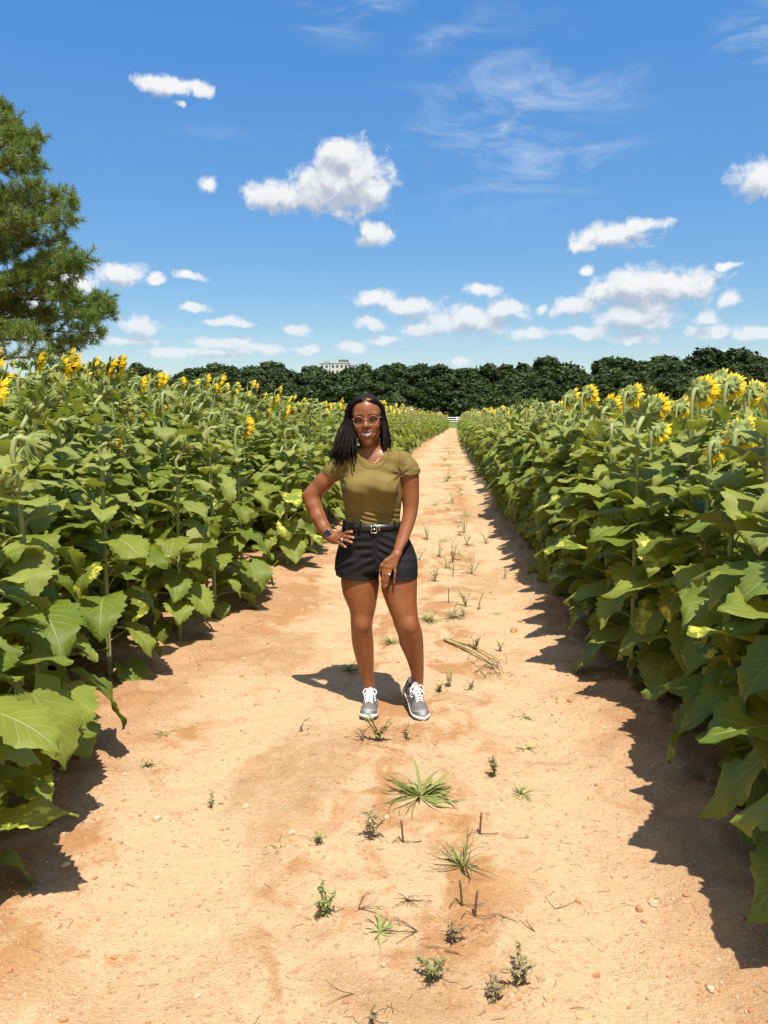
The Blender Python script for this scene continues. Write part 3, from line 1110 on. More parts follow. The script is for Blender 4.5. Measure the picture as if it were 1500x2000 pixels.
def field_positions():
    """(side, row, x, y, height, bloom) for every plant of both fields."""
    rng = np.random.default_rng(77)
    out = []
    for side in (-1, 1):
        nrow = 11 if side < 0 else 60
        for row in range(nrow):
            y = (1.15 if side > 0 else .4) + rng.uniform(0, .25)
            while y < 95:
                step = .29 if side > 0 else (.36 if row == 0 else .30)
                if y > 40:
                    step *= 1.35
                yy = y + rng.uniform(-.06, .06)
                if side < 0:
                    x = left_edge(yy) - .42 - row * .62 + rng.normal() * .05
                    H = np.interp(row, [0, 1, 2, 3, 5], [1.20, 1.50, 1.74, 1.86, 1.92]) if yy < 16 else 1.66
                    if 14 < yy < 20:
                        H = np.interp(yy, [14, 20], [np.interp(row, [0, 1, 2, 3, 5], [1.20, 1.50, 1.74, 1.86, 1.92]), 1.64])
                    H *= np.interp(yy, [20, 50, 94], [1.0, .98, .80])
                    bl = rng.uniform() < (0.02 if row == 0 and yy < 16 else .22 if row == 1 and yy < 16 else .50)
                else:
                    x = right_edge(yy) + .38 + row * .66 + rng.normal() * .05
                    H = np.interp(yy, [0, 8, 60, 94], [1.50, 1.52, 1.60, 1.36]) * np.interp(row, [0, 1, 3], [.97, 1.0, 1.03])
                    bl = rng.uniform() < np.interp(yy, [0, 6, 9, 20], [.70, .60, .34, .36])
                H *= rng.uniform(.93, 1.06) if row else rng.uniform(.88, 1.06)
                px, py = to_px((x, max(yy, .3), 1.0))
                lim = 300 + 1.3 * 1503 / max(yy, .6)
                keep = (-lim * .8 < px < 1500 + lim * .8) and (row < 6 or yy > 5)
                if yy > 30 and row > 34 and rng.uniform() < .45:
                    keep = False
                if side < 0 and row == 0 and yy < 8.3:
                    keep = False                                         # those few are set out one by one below
                if keep:
                    out.append((side, row, x, yy, H, bl))
                y += step
    for px, py, H in ((10, 1632, 1.15), (-70, 1770, 1.0), (-30, 1560, 1.2), (82, 1508, 1.30), (-60, 1480, 1.25), (352, 1258, 1.20), (215, 1335, 1.30), (475, 1170, 1.25), (420, 1205, 1.35),
                      (560, 1112, 1.28), (610, 1082, 1.35), (20, 1420, 1.35)):
        q = on_ground(px, py)
        out.append((-1, 0, q[0], q[1], H, px == 475))
    return out


def seen_score(p):
    side, row, x, y, H, bl = p
    d = math.hypot(x, y)
    px, _ = to_px((x, y, 1.0))
    hid = row * (.55 if side < 0 else .75)
    off = max(0, -px - 40, px - 1540) / 1503 * y
    return d + hid + off * 3


def build_field():
    P = sorted(field_positions(), key=seen_score)
    near, far = P[:300], P[300:]
    order = {}
    for p in sorted(near, key=lambda q: q[3]):
        px, _ = to_px((p[2], p[3], .8))
        if -10 < px < 1510:
            order.setdefault((p[0], p[1]), []).append(p)
    rng = np.random.default_rng(9)
    for p in near:
        side, row, x, y, H, bl = p
        lst = order.get((side, row), [])
        k = lst.index(p) if p in lst else -1
        if side < 0:
            body = (EDGE if row == 0 and y < 8.3 else SHORT if H < 1.3 else TALL)[int(rng.integers(0, 6))]
        else:
            body = EDGE[int(rng.integers(0, 6))] if row == 0 else TALL[int(rng.integers(0, 8))]
        pool = BLOOMS if bl else BUDS
        hd = pool[int(rng.integers(0, len(pool)))]
        s = H / body['H']
        rz = rng.uniform(0, 6.28)
        t = empty("sunflower", (x, y, float(ground_z(x, y)) - .01), rz)
        t.scale = (s ** .5, s ** .5, s)
        link("stem", body['stem'], t)
        link("leaves", body['leaves'], t)
        h = link("flower_head", hd['head'], t)
        h.location = body['top']
        sw = rng.normal() * (.17 if bl else .7)
        h.rotation_euler = (0, 0, FACE[side] + sw - rz)
        sc = rng.uniform(.80, 1.04)
        h.scale = (sc / s ** .5, sc / s ** .5, sc / s)
        for nm in ("petals", "seed_disc"):
            if nm in hd:
                link(nm, hd[nm], h)
        grp = "sunflowers left of the path" if side < 0 else "sunflowers right of the path"
        sd = "left" if side < 0 else "right"
        st = "tall sunflower in yellow bloom" if bl and H > 1.3 else "short sunflower in bloom" if bl else "short sunflower with a green bud" if H < 1.3 else "tall sunflower with a green bud"
        if 0 <= k < 20 and row == 0:
            lab = f"{st}, {ORD[k]} along the edge row {sd} of the path"
        elif 0 <= k < 14 and row == 1:
            lab = f"{st}, {ORD[k]} in the second row {sd} of the path"
        elif 0 <= k < 9 and row == 2:
            lab = f"{st}, {ORD[k]} in the third row {sd} of the path"
        else:
            lab = f"{st} deep among the crowded plants {sd} of the path"
            grp += ": " + st
        tag(t, lab, "sunflower", grp)
    # the rest of the two fields, past what one could point at
    V, F, M, A, C = [], {3: [], 4: []}, {3: [], 4: []}, [], []
    base = 0
    lods = {}
    for lod in (1, 2):
        bodies, heads = [], {True: [], False: []}
        for i in range(7):
            r = np.random.default_rng(500 + lod * 50 + i)
            mb = MB()
            top = make_leaves(mb, mb, r, 1.5, lod, bare=.06, scale=1.05 if lod == 1 else 1.25, sick=.12)
            bodies.append((mb, top))
            for kind in (True, False):
                h = MB()
                for q in head_parts(r, .049 if kind else .034, [-.1, -.3, -.5, .05, -.4, -.2, -.6][i], lod, 'bloom' if kind else 'bud'):
                    if q.n:
                        h.V += q.V
                        h.F += [f + h.n for f in q.F]
                        h.M += q.M
                        h.A += q.A
                        h.C += q.C
                        h.n += q.n
                heads[kind].append(h)
        lods[lod] = (bodies, heads)
    jobs = {}
    for p in far:
        lod = 1 if math.hypot(p[2], p[3]) < 30 else 2
        jobs.setdefault((lod, int(rng.integers(0, 7)), int(rng.integers(0, 7)), bool(p[5])), []).append(p)

    def put(src, pos, ang, sxy, sz):
        nonlocal base
        v, f, m, a, c = src.arrays()
        n = len(pos)
        ca, sa = np.cos(ang)[:, None], np.sin(ang)[:, None]
        X = (v[None, :, 0] * ca - v[None, :, 1] * sa) * sxy[:, None] + pos[:, None, 0]
        Yv = (v[None, :, 0] * sa + v[None, :, 1] * ca) * sxy[:, None] + pos[:, None, 1]
        Z = v[None, :, 2] * sz[:, None] + pos[:, None, 2]
        V.append(np.stack([X, Yv, Z], -1).reshape(-1, 3).astype(np.float32))
        A.append(np.tile(a, (n, 1)))
        C.append(np.tile(c, (n, 1)))
        off = base + np.arange(n)[:, None, None] * len(v)
        for ff, mm in zip(f, m):
            F[ff.shape[1]].append((ff[None] + off).reshape(-1, ff.shape[1]))
            M[ff.shape[1]].append(np.tile(mm, n))
        base += n * len(v)
    for (lod, b, h, bl), ps in jobs.items():
        mb, top = lods[lod][0][b]
        pos = np.array([(p[2], p[3], float(ground_z(p[2], p[3])) - .01) for p in ps])
        s = np.array([p[4] for p in ps]) / 1.5
        ang = rng.uniform(0, 6.28, len(ps))
        put(mb, pos, ang, s ** .5, s)
        hp = pos.copy()
        hp[:, 0] += (top[0] * np.cos(ang) - top[1] * np.sin(ang)) * s ** .5
        hp[:, 1] += (top[0] * np.sin(ang) + top[1] * np.cos(ang)) * s ** .5
        hp[:, 2] += top[2] * s
        one = rng.uniform(.85, 1.15, len(ps))
        put(lods[lod][1][bl][h], hp, np.array([FACE[p[0]] for p in ps]) + rng.normal(size=len(ps)) * .3, one, one)
    Fl, Ml = [], []
    for k in (3, 4):
        if F[k]:
            Fl.append(np.concatenate(F[k]))
            Ml.append(np.concatenate(M[k]))
    me = make_mesh("sunflower_field", np.concatenate(V), Fl, Ml, FIELD_MATS, np.concatenate(A), np.concatenate(C))
    o = link("sunflower_field", me)
    tag(o, "dense mass of sunflowers filling both fields beyond the nearest rows", "sunflower field", None, 'stuff')


build_field()
# ------------------------------------------------------------------ weeds, sticks, stones on the path
M_grass = foliage_mat("grass_blade", (0.13, 0.16, 0.035), (0.30, 0.33, 0.10), .25)
M_weed = foliage_mat("weed_leaf", (0.20, 0.215, 0.075), (0.42, 0.42, 0.17), .3)
M_dryweed = foliage_mat("dry_weed_leaf", (0.20, 0.16, 0.085), (0.40, 0.33, 0.18), .25)
M_twig = plain("dry_twig", (0.13, 0.085, 0.045), .85, .1, var=.45, scale=40)
M_straw = plain("pale_stalk", (0.40, 0.32, 0.14), .7, .2, var=.3, scale=30)
M_stone = plain("pale_stone", (0.52, 0.39, 0.255), .85, .2, var=.25, scale=25)
M_clod = plain("soil_clod", (0.40, 0.21, 0.105), .95, .1, var=.35, scale=30)


def place(px, py):
    p = on_ground(px, py)
    return np.array([p[0], p[1], float(ground_z(p[0], p[1]))])


def px_m(px, py):
    """metres per photo pixel at that ground point"""
    p = on_ground(px, py)
    return float((p - np.array([0, 0, CAM_H])) @ _F) / FPX


def grass_clump(rng, n, L, up, w=.0035):
    mb = MB()
    for i in range(n):
        a = rng.uniform(0, 6.28)
        l = L * rng.uniform(.45, 1.1)
        th = np.clip(rng.normal(up, .38), .06, 1.45)
        k = 6
        t = np.linspace(0, 1, k)
        ang = th - rng.uniform(.1, 1.0) * t
        r = rng.uniform(0, .10) * L + np.concatenate([[0], np.cumsum(np.cos(ang[1:]) * l / (k - 1))])
        z = np.maximum(np.concatenate([[0], np.cumsum(np.sin(ang[1:]) * l / (k - 1))]), .004 * t)
        ww = w * rng.uniform(.6, 1.3) * np.array([.7, 1, 1, .85, .55, .08])
        a2 = a + rng.normal() * .5 * t
        c = np.stack([np.cos(a2) * r, np.sin(a2) * r, z], -1)
        s = np.stack([-np.sin(a2), np.cos(a2), np.full(k, .5 * rng.normal())], -1)
        V = np.stack([c - s * ww[:, None], c - [0, 0, .0006], c + s * ww[:, None]], 1).reshape(-1, 3)
        mb.add(V, grid_faces(k, 3), 0, (0, 0, rng.uniform(0, 1)))
    return mb


def leafy_weed(rng, H, n=5, spread=.6, leaflets=9, size=.010):
    st, lv = MB(), MB()
    for i in range(n):
        a = rng.uniform(0, 6.28)
        h = H * rng.uniform(.5, 1.0)
        e = np.array([math.cos(a) * h * spread * rng.uniform(.2, 1), math.sin(a) * h * spread * rng.uniform(.2, 1), h])
        P = bez([(0, 0, -.01), e * [.3, .3, .55] + rng.normal(size=3) * .06 * H, e], 8)
        tube(st, P, np.linspace(.0024, .0010, 8), 4)
        for k in range(leaflets):
            f = rng.uniform(.22, 1)
            b = np.array([np.interp(f * 7, range(8), P[:, j]) for j in range(3)])
            az = rng.uniform(0, 6.28)
            l = size * rng.uniform(.8, 2.0)
            leaf(lv, rng, b, az, l * 1.5, l * .5, rng.uniform(-.2, .9), -.5, 3, 2, 0, .2, 0, 0)
    n_ = np.concatenate(lv.A)
    return st, lv


def twig(rng, L, n=3, r=.0022, up=.12):
    mb = MB()
    for i in range(n):
        a = rng.uniform(0, 6.28) if i == 0 else a + rng.normal() * 1.1
        l = L * rng.uniform(.45, 1.0)
        e = np.array([math.cos(a) * l, math.sin(a) * l, up * l * rng.uniform(0, 1)])
        P = bez([(0, 0, .002), e * .5 + rng.normal(size=3) * .08 * l * [1, 1, .2] + [0, 0, .004], e + [0, 0, .004]], 7)
        P[:, 2] = np.maximum(P[:, 2], .001)
        tube(mb, P, np.linspace(r, r * .4, 7), 4)
    return mb


def stone_mb(rng, R, flat=.65, sub=10):
    mb = MB()
    th = np.linspace(0, math.pi, sub)
    ph = np.linspace(0, 2 * math.pi, sub + 4, endpoint=False)
    T, P = np.meshgrid(th, ph, indexing='ij')
    D = np.stack([np.sin(T) * np.cos(P), np.sin(T) * np.sin(P), np.cos(T)], -1).reshape(-1, 3)
    k = rng.normal(size=(7, 3))
    k /= np.linalg.norm(k, axis=1, keepdims=True)
    cut = rng.uniform(.62, .95, 7)
    r = np.min(np.where(D @ k.T > .05, cut / np.maximum(D @ k.T, .05), 9), 1)
    r = np.minimum(r, 1.15)
    V = D * r[:, None] * R * np.array([1, .8, flat])
    mb.add(V, grid_faces(sub, sub + 4, True))
    return mb


GRASSES = [  # px, py (base), width px, blades, uprightness, blade width, label
    (820, 1552, 145, 60, .36, .0060, "largest green grass clump on the path, below the woman's shoes"),
    (905, 1682, 125, 34, .55, .0034, "spiky grass clump below and right of the largest clump"),
    (742, 1818, 78, 17, .30, .0036, "small flattened star shaped grass tuft low on the path"),
    (1022, 1545, 52, 22, .40, .0026, "small dense grass tuft right of the largest clump"),
    (683, 1305, 48, 34, .60, .0030, "light green grass tuft left of the woman's bare shin"),
    (765, 1255, 44, 36, .60, .0030, "light green grass tuft between the woman's calves"),
    (838, 1213, 66, 44, .60, .0028, "wide green grass patch beside the woman's left knee"),
    (882, 1208, 70, 38, .60, .0028, "wide grass patch just right of the one beside the woman's knee"),
    (1026, 1452, 40, 14, .35, .0024, "thin grass tuft near the shadow of the right hand sunflowers"),
    (285, 1495, 34, 20, .75, .0026, "grass tuft under the drooping leaf at the left edge"),
    (318, 1438, 46, 13, .22, .0024, "sparse flat grass tuft left of the path's middle"),
    (542, 1648, 46, 9, .18, .0024, "few flat grass blades on the bare left wheel track"),
    (1022, 1398, 52, 12, .22, .0024, "flat grey green grass blades just right of the right shoe"),
    (968, 1196, 34, 14, .35, .0024, "small grass tuft in the right wheel track at knee level"),
    (848, 988, 46, 20, .70, .0030, "grass patch across the path beside the woman's forearm"),
    (872, 942, 60, 34, .80, .0032, "wide band of thin grass across the path beyond the woman"),
    (905, 938, 44, 26, .85, .0032, "thin grass band meeting the right field beyond the woman"),
    (865, 912, 30, 16, .70, .0032, "small far grass tuft in the middle of the path"),
    (1075, 1130, 40, 18, .85, .0022, "upright grass tuft at the foot of the right field"),
]
WEEDS = [  # px, py base, height px, stems, leaflets, dry, label
    (965, 1508, 46, 4, 13, 0, "upright feathery weed right of the largest grass clump"),
    (728, 1634, 66, 5, 13, 1, "tall straggling half dried weed left of the middle stub"),
    (632, 1786, 56, 6, 20, 0, "dense dark green weed in the lower left of the path"),
    (848, 1910, 52, 6, 16, 0, "two stemmed green weed at the bottom of the path"),
    (885, 1832, 36, 6, 13, 1, "drooping dry weed right of the forked twig"),
    (1018, 1912, 52, 7, 20, 1, "dark dried conical weed at the bottom right of the path"),
    (962, 1944, 32, 6, 16, 1, "flattened dry weed at the bottom, left of the conical one"),
    (738, 1448, 52, 6, 14, 0, "tall thin weed just in front of the woman's shoes"),
    (706, 1448, 30, 3, 6, 1, "small dry weed below the woman's right shoe"),
    (792, 1438, 36, 3, 6, 1, "leaning thin weed below the gap between the shoes"),
    (588, 1423, 26, 2, 6, 1, "tiny curled seedling left of the shoes"),
    (622, 1644, 24, 4, 8, 0, "low green weed above the dense dark green one"),
    (725, 1990, 36, 2, 7, 1, "dark dry weed cut by the bottom of the picture"),
    (413, 1566, 28, 2, 8, 0, "lone small weed on the pale left wheel track"),
    (928, 1268, 30, 5, 12, 0, "green weed behind the lying cut stalks"),
    (876, 1348, 30, 4, 11, 0, "weed just right of the right shoe's heel"),
    (858, 1356, 20, 5, 12, 0, "low spreading weed touching the right shoe's side"),
    (920, 1350, 22, 4, 8, 1, "dry weed between the right shoe and the cut stalks"),
    (977, 1268, 22, 4, 8, 0, "small weed right of the lying cut stalks"),
    (835, 1054, 34, 5, 10, 0, "weed beside the woman's wrist on the path"),
    (858, 1086, 34, 5, 10, 0, "weed level with the hem of the shorts, nearest the hip"),
    (884, 1098, 40, 6, 12, 0, "bushy weed level with the shorts, middle of the path"),
    (907, 1038, 36, 6, 12, 0, "bushy weed beyond the shorts in mid path"),
    (912, 1064, 30, 4, 9, 0, "thin weed below the bushy one in mid path"),
    (949, 1056, 28, 5, 11, 0, "weed near the shadow of the right field at waist level"),
    (922, 1122, 44, 5, 12, 0, "upright weed with a bare spike right of the thigh"),
    (849, 1136, 30, 6, 11, 0, "round weed right of the hanging hand"),
    (819, 1096, 26, 4, 8, 1, "small weed at the right edge of the shorts"),
    (910, 1182, 34, 5, 13, 0, "leafy weed above the wide grass patch"),
    (934, 1190, 34, 2, 10, 0, "single stemmed weed right of the leafy one"),
    (987, 1126, 26, 3, 8, 0, "small weed at the shadow's edge on the right"),
    (905, 1204, 22, 4, 9, 0, "low weed at the right end of the wide grass patch"),
    (68, 1466, 46, 4, 12, 0, "ferny light green weed under the left hand sunflowers"),
    (884, 985, 26, 6, 9, 0, "far small weed beside the thin grass band"),
]
STUBS = [(937, 1622, 40, .03, "dark upright stub standing alone right of the middle"), (788, 1640, 40, -.05, "upright stub below the largest grass clump"),
         (903, 1764, 46, -.05, "left one of the two close upright stubs low on the path"), (927, 1786, 48, .04, "right one of the two close upright stubs low on the path"),
         (876, 1176, 26, 0, "short stub above the wide grass patch"), (884, 1128, 22, .05, "tiny stub right of the round weed"),
         (1256, 640, 0, 0, "")]
TWIGS = [(795, 1752, 52, 7, .9, "bare branched twig standing below the spiky grass clump"), (815, 1818, 70, 4, .25, "forked dark twig lying low on the path"),
         (985, 1785, 40, 3, .1, "twig lying beside the right upright stub"), (850, 1452, 46, 2, .08, "thin twig lying below the right shoe"),
         (690, 1935, 70, 2, .05, "long pine straw lying at the bottom left"), (900, 1860, 84, 2, .06, "reddish straw lying above the two stemmed weed"),
         (1085, 1762, 60, 2, .05, "pale straw lying near the right hand shadow"), (700, 1775, 80, 4, .05, "thin dry straws lying beside the dense dark green weed"),
         (1045, 1815, 60, 2, .05, "straw pair lying left of the right hand shadow"), (858, 1395, 26, 1, .9, "short dark twig standing beside the right shoe")]
STONES = [(306, 1598, 10, "angular pale stone on the left shoulder of the path"), (1003, 1232, 9, "round reddish clod right of the wide grass patch"),
          (585, 1766, 5, "small whitish pebble beside the dense dark green weed"), (748, 1885, 5, "whitish pebble below the star shaped tuft"),
          (1000, 1935, 5, "pale pebble at the bottom right"), (572, 1625, 8, "flat pale stone left of the low green weed"), (128, 1690, 9, "pale stone in the shade of the left sunflowers")]


def build_litter():
    rng = np.random.default_rng(33)
    for (px, py, wpx, n, up, w, lab) in GRASSES:
        s = px_m(px, py)
        o = grass_clump(rng, n, wpx * s * .62, up, w).build("grass_clump", M_grass)
        o.location = place(px, py)
        tag(o, lab, "grass clump", "grass clumps on the path")
    for i in range(26):                                                   # the weedy strip going on up the path
        py = 872 + 240 * (i / 25.0) ** 1.5 + rng.normal() * 3
        f = (py - 811) / 300.0
        px = 888 + (-40 + rng.uniform(0, 110)) * f * .9 - 12
        s = px_m(px, py)
        o = grass_clump(rng, int(rng.integers(12, 26)), (9 + 22 * f) * s * rng.uniform(.7, 1.3), rng.uniform(.5, .9), .0028).build("grass_tuft", M_grass)
        o.location = place(px, py)
        tag(o, "thin low grass tuft in the weedy strip running up the middle of the path", "grass tuft", "thin grass tufts in the middle of the path")
    for (px, py, hpx, n, lf, dry, lab) in WEEDS:
        s = px_m(px, py)
        H = hpx * s * 1.12
        st, lv = leafy_weed(rng, H, n, .75 if not dry else .9, int(lf * 1.7), min(.012, .0065 + H * .02))
        t = empty("weed", place(px, py), 0)
        st.build("stem", M_twig if dry else M_weed, t)
        lv.build("leaves", M_dryweed if dry else M_weed, t)
        tag(t, lab, "weed", "weeds on the path")
    for (px, py, hpx, lean, lab) in STUBS:
        if not hpx:
            continue
        s = px_m(px, py)
        mb = MB()
        h = hpx * s * 1.1
        tube(mb, bez([(0, 0, -.02), (lean * h, 0, h * .5), (lean * 2.2 * h, .004, h)], 6), [.0042, .004, .0038, .0036, .0038, .0034], 6)
        tube(mb, bez([(0, 0, .004), (h * .35, -.01, .010), (h * .8, .01, .004)], 5), .0016, 4)
        tube(mb, bez([(0, 0, .004), (-h * .3, .01, .010), (-h * .5, -.02, .004)], 5), .0014, 4)
        o = mb.build("stub", M_twig)
        o.location = place(px, py)
        tag(o, lab, "stub", "dry stubs on the path")
    for (px, py, lpx, n, up, lab) in TWIGS:
        s = px_m(px, py)
        o = twig(rng, lpx * s, n, .0018 if n > 2 else .0014, up).build("twig", M_twig)
        o.location = place(px, py)
        tag(o, lab, "twig", "twigs on the path")
    for (px, py, rpx, lab) in STONES:
        s = px_m(px, py)
        o = stone_mb(rng, rpx * s).build("stone", M_clod if 'clod' in lab else M_stone, None, False)
        o.location = place(px, py) + [0, 0, rpx * s * .3]
        o.rotation_euler = (0, 0, rng.uniform(0, 6))
        tag(o, lab, "stone", "stones on the path")
    # two cut stalks lying together, with a wilted tangle at their thick end
    t = empty("cut_stalks", place(925, 1282), 0)
    base = place(925, 1282)
    for i, (a, b, r) in enumerate([((868, 1253), (962, 1302), .011), ((880, 1252), (972, 1290), .008)]):
        mb = MB()
        A_, B_ = place(*a) - base, place(*b) - base
        P = bez([A_ + [0, 0, .012], (A_ + B_) / 2 + [.01, .02, .02], B_ + [0, 0, .012]], 9)
        tube(mb, P, np.linspace(r, r * .6, 9), 7)
        mb.build("stalk", M_straw, t)
    mb = MB()
    for i in range(46):
        c = place(952 + rng.normal() * 20, 1308 + rng.normal() * 9) - base
        l = rng.uniform(.02, .075)
        d = rng.normal(size=3) * [1, 1, .35]
        tube(mb, bez([c + [0, 0, .005], c + d * l * .5 + [0, 0, .02], c + d * l + [0, 0, abs(rng.normal()) * .014 + .003]], 5), .0019, 3)
    mb.build("wilted_leaves", M_dryweed, t)
    tag(t, "pair of cut dry stalks with wilted leaves lying right of the woman's legs", "cut stalk")
    # loose grit, clods and straw too many to count
    mb = MB()
    src = [stone_mb(np.random.default_rng(s), 1.0, .7, 5) for s in range(6)]
    n = 6500
    for i in range(n):
        y = 1.3 + rng.uniform(0, 1) ** 1.8 * 11
        l, r = left_edge(y) - 1.3, right_edge(y) + 1.1
        if rng.uniform() < .55:                                            # most clods lie along the planted edges
            x = (left_edge(y) + rng.normal() * .28 - .1) if rng.uniform() < .55 else (right_edge(y) + rng.normal() * .24)
        else:
            x = rng.uniform(l, r)
        R = .0020 + rng.exponential(.0022)
        R = min(R, .020)
        v, f, m, a, c = src[i % 6].arrays()
        mb.add(v @ rotz(rng.uniform(0, 6)).T * R + [x, y, float(ground_z(x, y)) + R * .2], f, 0 if rng.uniform() < .75 else 1)
    tag(mb.build("pebbles", [M_clod, M_stone], None, False), "scattered grit, pebbles and small clods all over the dirt path", "pebbles", None, 'stuff')
    mb = MB()
    spots = [place(w[0], w[1]) for w in WEEDS + GRASSES]
    for i in range(1500):
        if i < 900:
            y = 1.5 + rng.uniform(0, 1) ** 1.6 * 12
            x = rng.uniform(left_edge(y) - .5, right_edge(y) + .2) if rng.uniform() < .6 else rng.normal(.05, .35)
        else:                                                             # dead bits gathered round the weeds
            q = spots[i % len(spots)]
            x, y = q[0] + rng.normal() * .055, q[1] + rng.normal() * .045
        a = rng.uniform(0, 6.28)
        l = rng.uniform(.010, .045)
        d = np.array([math.cos(a), math.sin(a), 0]) * l
        q = np.array([-d[1], d[0], 0]) * rng.normal() * .09
        c = np.array([x, y, float(ground_z(x, y)) + .003])
        tube(mb, np.array([c, c + d * .5 + q, c + d + [0, 0, .002]]), rng.uniform(.0004, .0009), 3, int(rng.uniform() < .3), cap=False)
    tag(mb.build("plant_litter", [M_twig, M_straw]), "fine broken straw and dry plant litter scattered over the path", "litter", None, 'stuff')


build_litter()
# ------------------------------------------------------------------ the woman


class SDF:
    """A signed distance grid; shapes are blended in, then a surface is pulled out of it."""
    def __init__(self, lo, hi, h):
        self.lo, self.h = np.array(lo, float), h
        self.n = np.ceil((np.array(hi) - self.lo) / h).astype(int) + 1
        self.F = np.full(self.n, 0.25, np.float32)
    def sub(self, lo, hi):
        a = np.clip(np.floor((np.array(lo) - self.lo) / self.h).astype(int), 0, self.n - 2)
        b = np.clip(np.ceil((np.array(hi) - self.lo) / self.h).astype(int) + 1, 1, self.n)
        sl = tuple(slice(i, max(j, i + 1)) for i, j in zip(a, b))
        ax = [(self.lo[k] + self.h * np.arange(sl[k].start, sl[k].stop)).astype(np.float32) for k in range(3)]
        return sl, np.meshgrid(*ax, indexing='ij', sparse=True)
    def blend(self, sl, d, k, op):
        A = self.F[sl]
        if op == 'add':
            if k <= 0:
                self.F[sl] = np.minimum(A, d)
                return
            h = np.clip(.5 + .5 * (A - d) / k, 0, 1)
            self.F[sl] = A * (1 - h) + d * h - k * h * (1 - h)
        else:
            if k <= 0:
                self.F[sl] = np.maximum(A, -d)
                return
            h = np.clip(.5 - .5 * (A + d) / k, 0, 1)
            self.F[sl] = A * (1 - h) - d * h + k * h * (1 - h)
    def cone(self, a, b, ra, rb, k=.02, op='add'):
        a, b = np.asarray(a, float), np.asarray(b, float)
        m = max(ra, rb) + k + .02
        sl, (x, y, z) = self.sub(np.minimum(a, b) - m, np.maximum(a, b) + m)
        ba = b - a
        t = np.clip(((x - a[0]) * ba[0] + (y - a[1]) * ba[1] + (z - a[2]) * ba[2]) / (ba @ ba + 1e-12), 0, 1)
        d = np.sqrt((x - a[0] - t * ba[0]) ** 2 + (y - a[1] - t * ba[1]) ** 2 + (z - a[2] - t * ba[2]) ** 2) - (ra + (rb - ra) * t)
        self.blend(sl, d.astype(np.float32), k, op)
    def chain(self, P, R, k=.012, op='add'):
        for i in range(len(P) - 1):
            self.cone(P[i], P[i + 1], R[i], R[i + 1], k, op)
    def ell(self, c, r, k=.02, op='add', rot=None):
        c, r = np.asarray(c, float), np.asarray(r, float)
        m = r.max() + k + .02
        sl, (x, y, z) = self.sub(c - m, c + m)
        X, Y, Z = x - c[0], y - c[1], z - c[2]
        if rot is not None:
            X, Y, Z = [rot[i][0] * X + rot[i][1] * Y + rot[i][2] * Z for i in range(3)]
        q = np.sqrt((X / r[0]) ** 2 + (Y / r[1]) ** 2 + (Z / r[2]) ** 2)
        q2 = np.sqrt((X / r[0] ** 2) ** 2 + (Y / r[1] ** 2) ** 2 + (Z / r[2] ** 2) ** 2)
        self.blend(sl, (q * (q - 1) / np.maximum(q2, 1e-6)).astype(np.float32), k, op)
    def loft(self, S, k=.02, op='add', grow=0.0, pw=2.0):
        """S rows: z, cx, cy, rx, ry. Elliptic sections stacked in z."""
        S = np.array(sorted(S), float)
        m = max(S[:, 3].max(), S[:, 4].max()) + k + .03 + grow
        lo = [S[:, 1].min() - m, S[:, 2].min() - m, S[0, 0] - m]
        hi = [S[:, 1].max() + m, S[:, 2].max() + m, S[-1, 0] + m]
        sl, (x, y, z) = self.sub(lo, hi)
        zz = np.linspace(S[0, 0], S[-1, 0], 400)
        ker = np.hanning(31)
        ker /= ker.sum()
        def ip(c):
            v = np.interp(zz, S[:, 0], S[:, c])
            v = np.convolve(np.pad(v, 15, mode='edge'), ker, 'valid')
            return np.interp(z, zz, v)
        cx, cy, rx, ry = ip(1), ip(2), ip(3) + grow, ip(4) + grow
        X, Y = x - cx, y - cy
        q = ((np.abs(X) / rx) ** pw + (np.abs(Y) / ry) ** pw) ** (1 / pw)
        d = np.sqrt(X * X + Y * Y) * (1 - 1 / np.maximum(q, 1e-3))
        d = np.where(q < .3, -.7 * np.minimum(rx, ry), d)
        d = np.maximum(d, np.maximum(z - S[-1, 0], S[0, 0] - z))
        self.blend(sl, d.astype(np.float32), k, op)
    def cut(self, p, n, lo=None, hi=None, k=0.0):
        """remove the half space in front of plane (p, n), only inside the box lo..hi"""
        n = np.asarray(n, float) / np.linalg.norm(n)
        sl, (x, y, z) = self.sub(self.lo if lo is None else lo, self.lo + self.n * self.h if hi is None else hi)
        d = (x - p[0]) * n[0] + (y - p[1]) * n[1] + (z - p[2]) * n[2]
        self.blend(sl, -d.astype(np.float32) + 0 * self.F[sl], k, 'sub')
    def warp(self, fn, lo=None, hi=None):
        sl, (x, y, z) = self.sub(self.lo if lo is None else lo, self.lo + self.n * self.h if hi is None else hi)
        self.F[sl] = self.F[sl] + np.asarray(fn(x, y, z), np.float32)
    def surface(self):
        F = self.F
        inside = F < 0
        c = [inside[i:F.shape[0] - 1 + i, j:F.shape[1] - 1 + j, k:F.shape[2] - 1 + k] for i in (0, 1) for j in (0, 1) for k in (0, 1)]
        any_, all_ = c[0].copy(), c[0].copy()
        for q in c[1:]:
            any_ |= q
            all_ &= q
        I = np.argwhere(any_ & ~all_)
        vid = np.full(any_.shape, -1, np.int32)
        vid[I[:, 0], I[:, 1], I[:, 2]] = np.arange(len(I))
        cv = np.stack([F[I[:, 0] + i, I[:, 1] + j, I[:, 2] + k] for i in (0, 1) for j in (0, 1) for k in (0, 1)], 1)
        co = np.array([(i, j, k) for i in (0, 1) for j in (0, 1) for k in (0, 1)], float)
        acc, cnt = np.zeros((len(I), 3)), np.zeros(len(I))
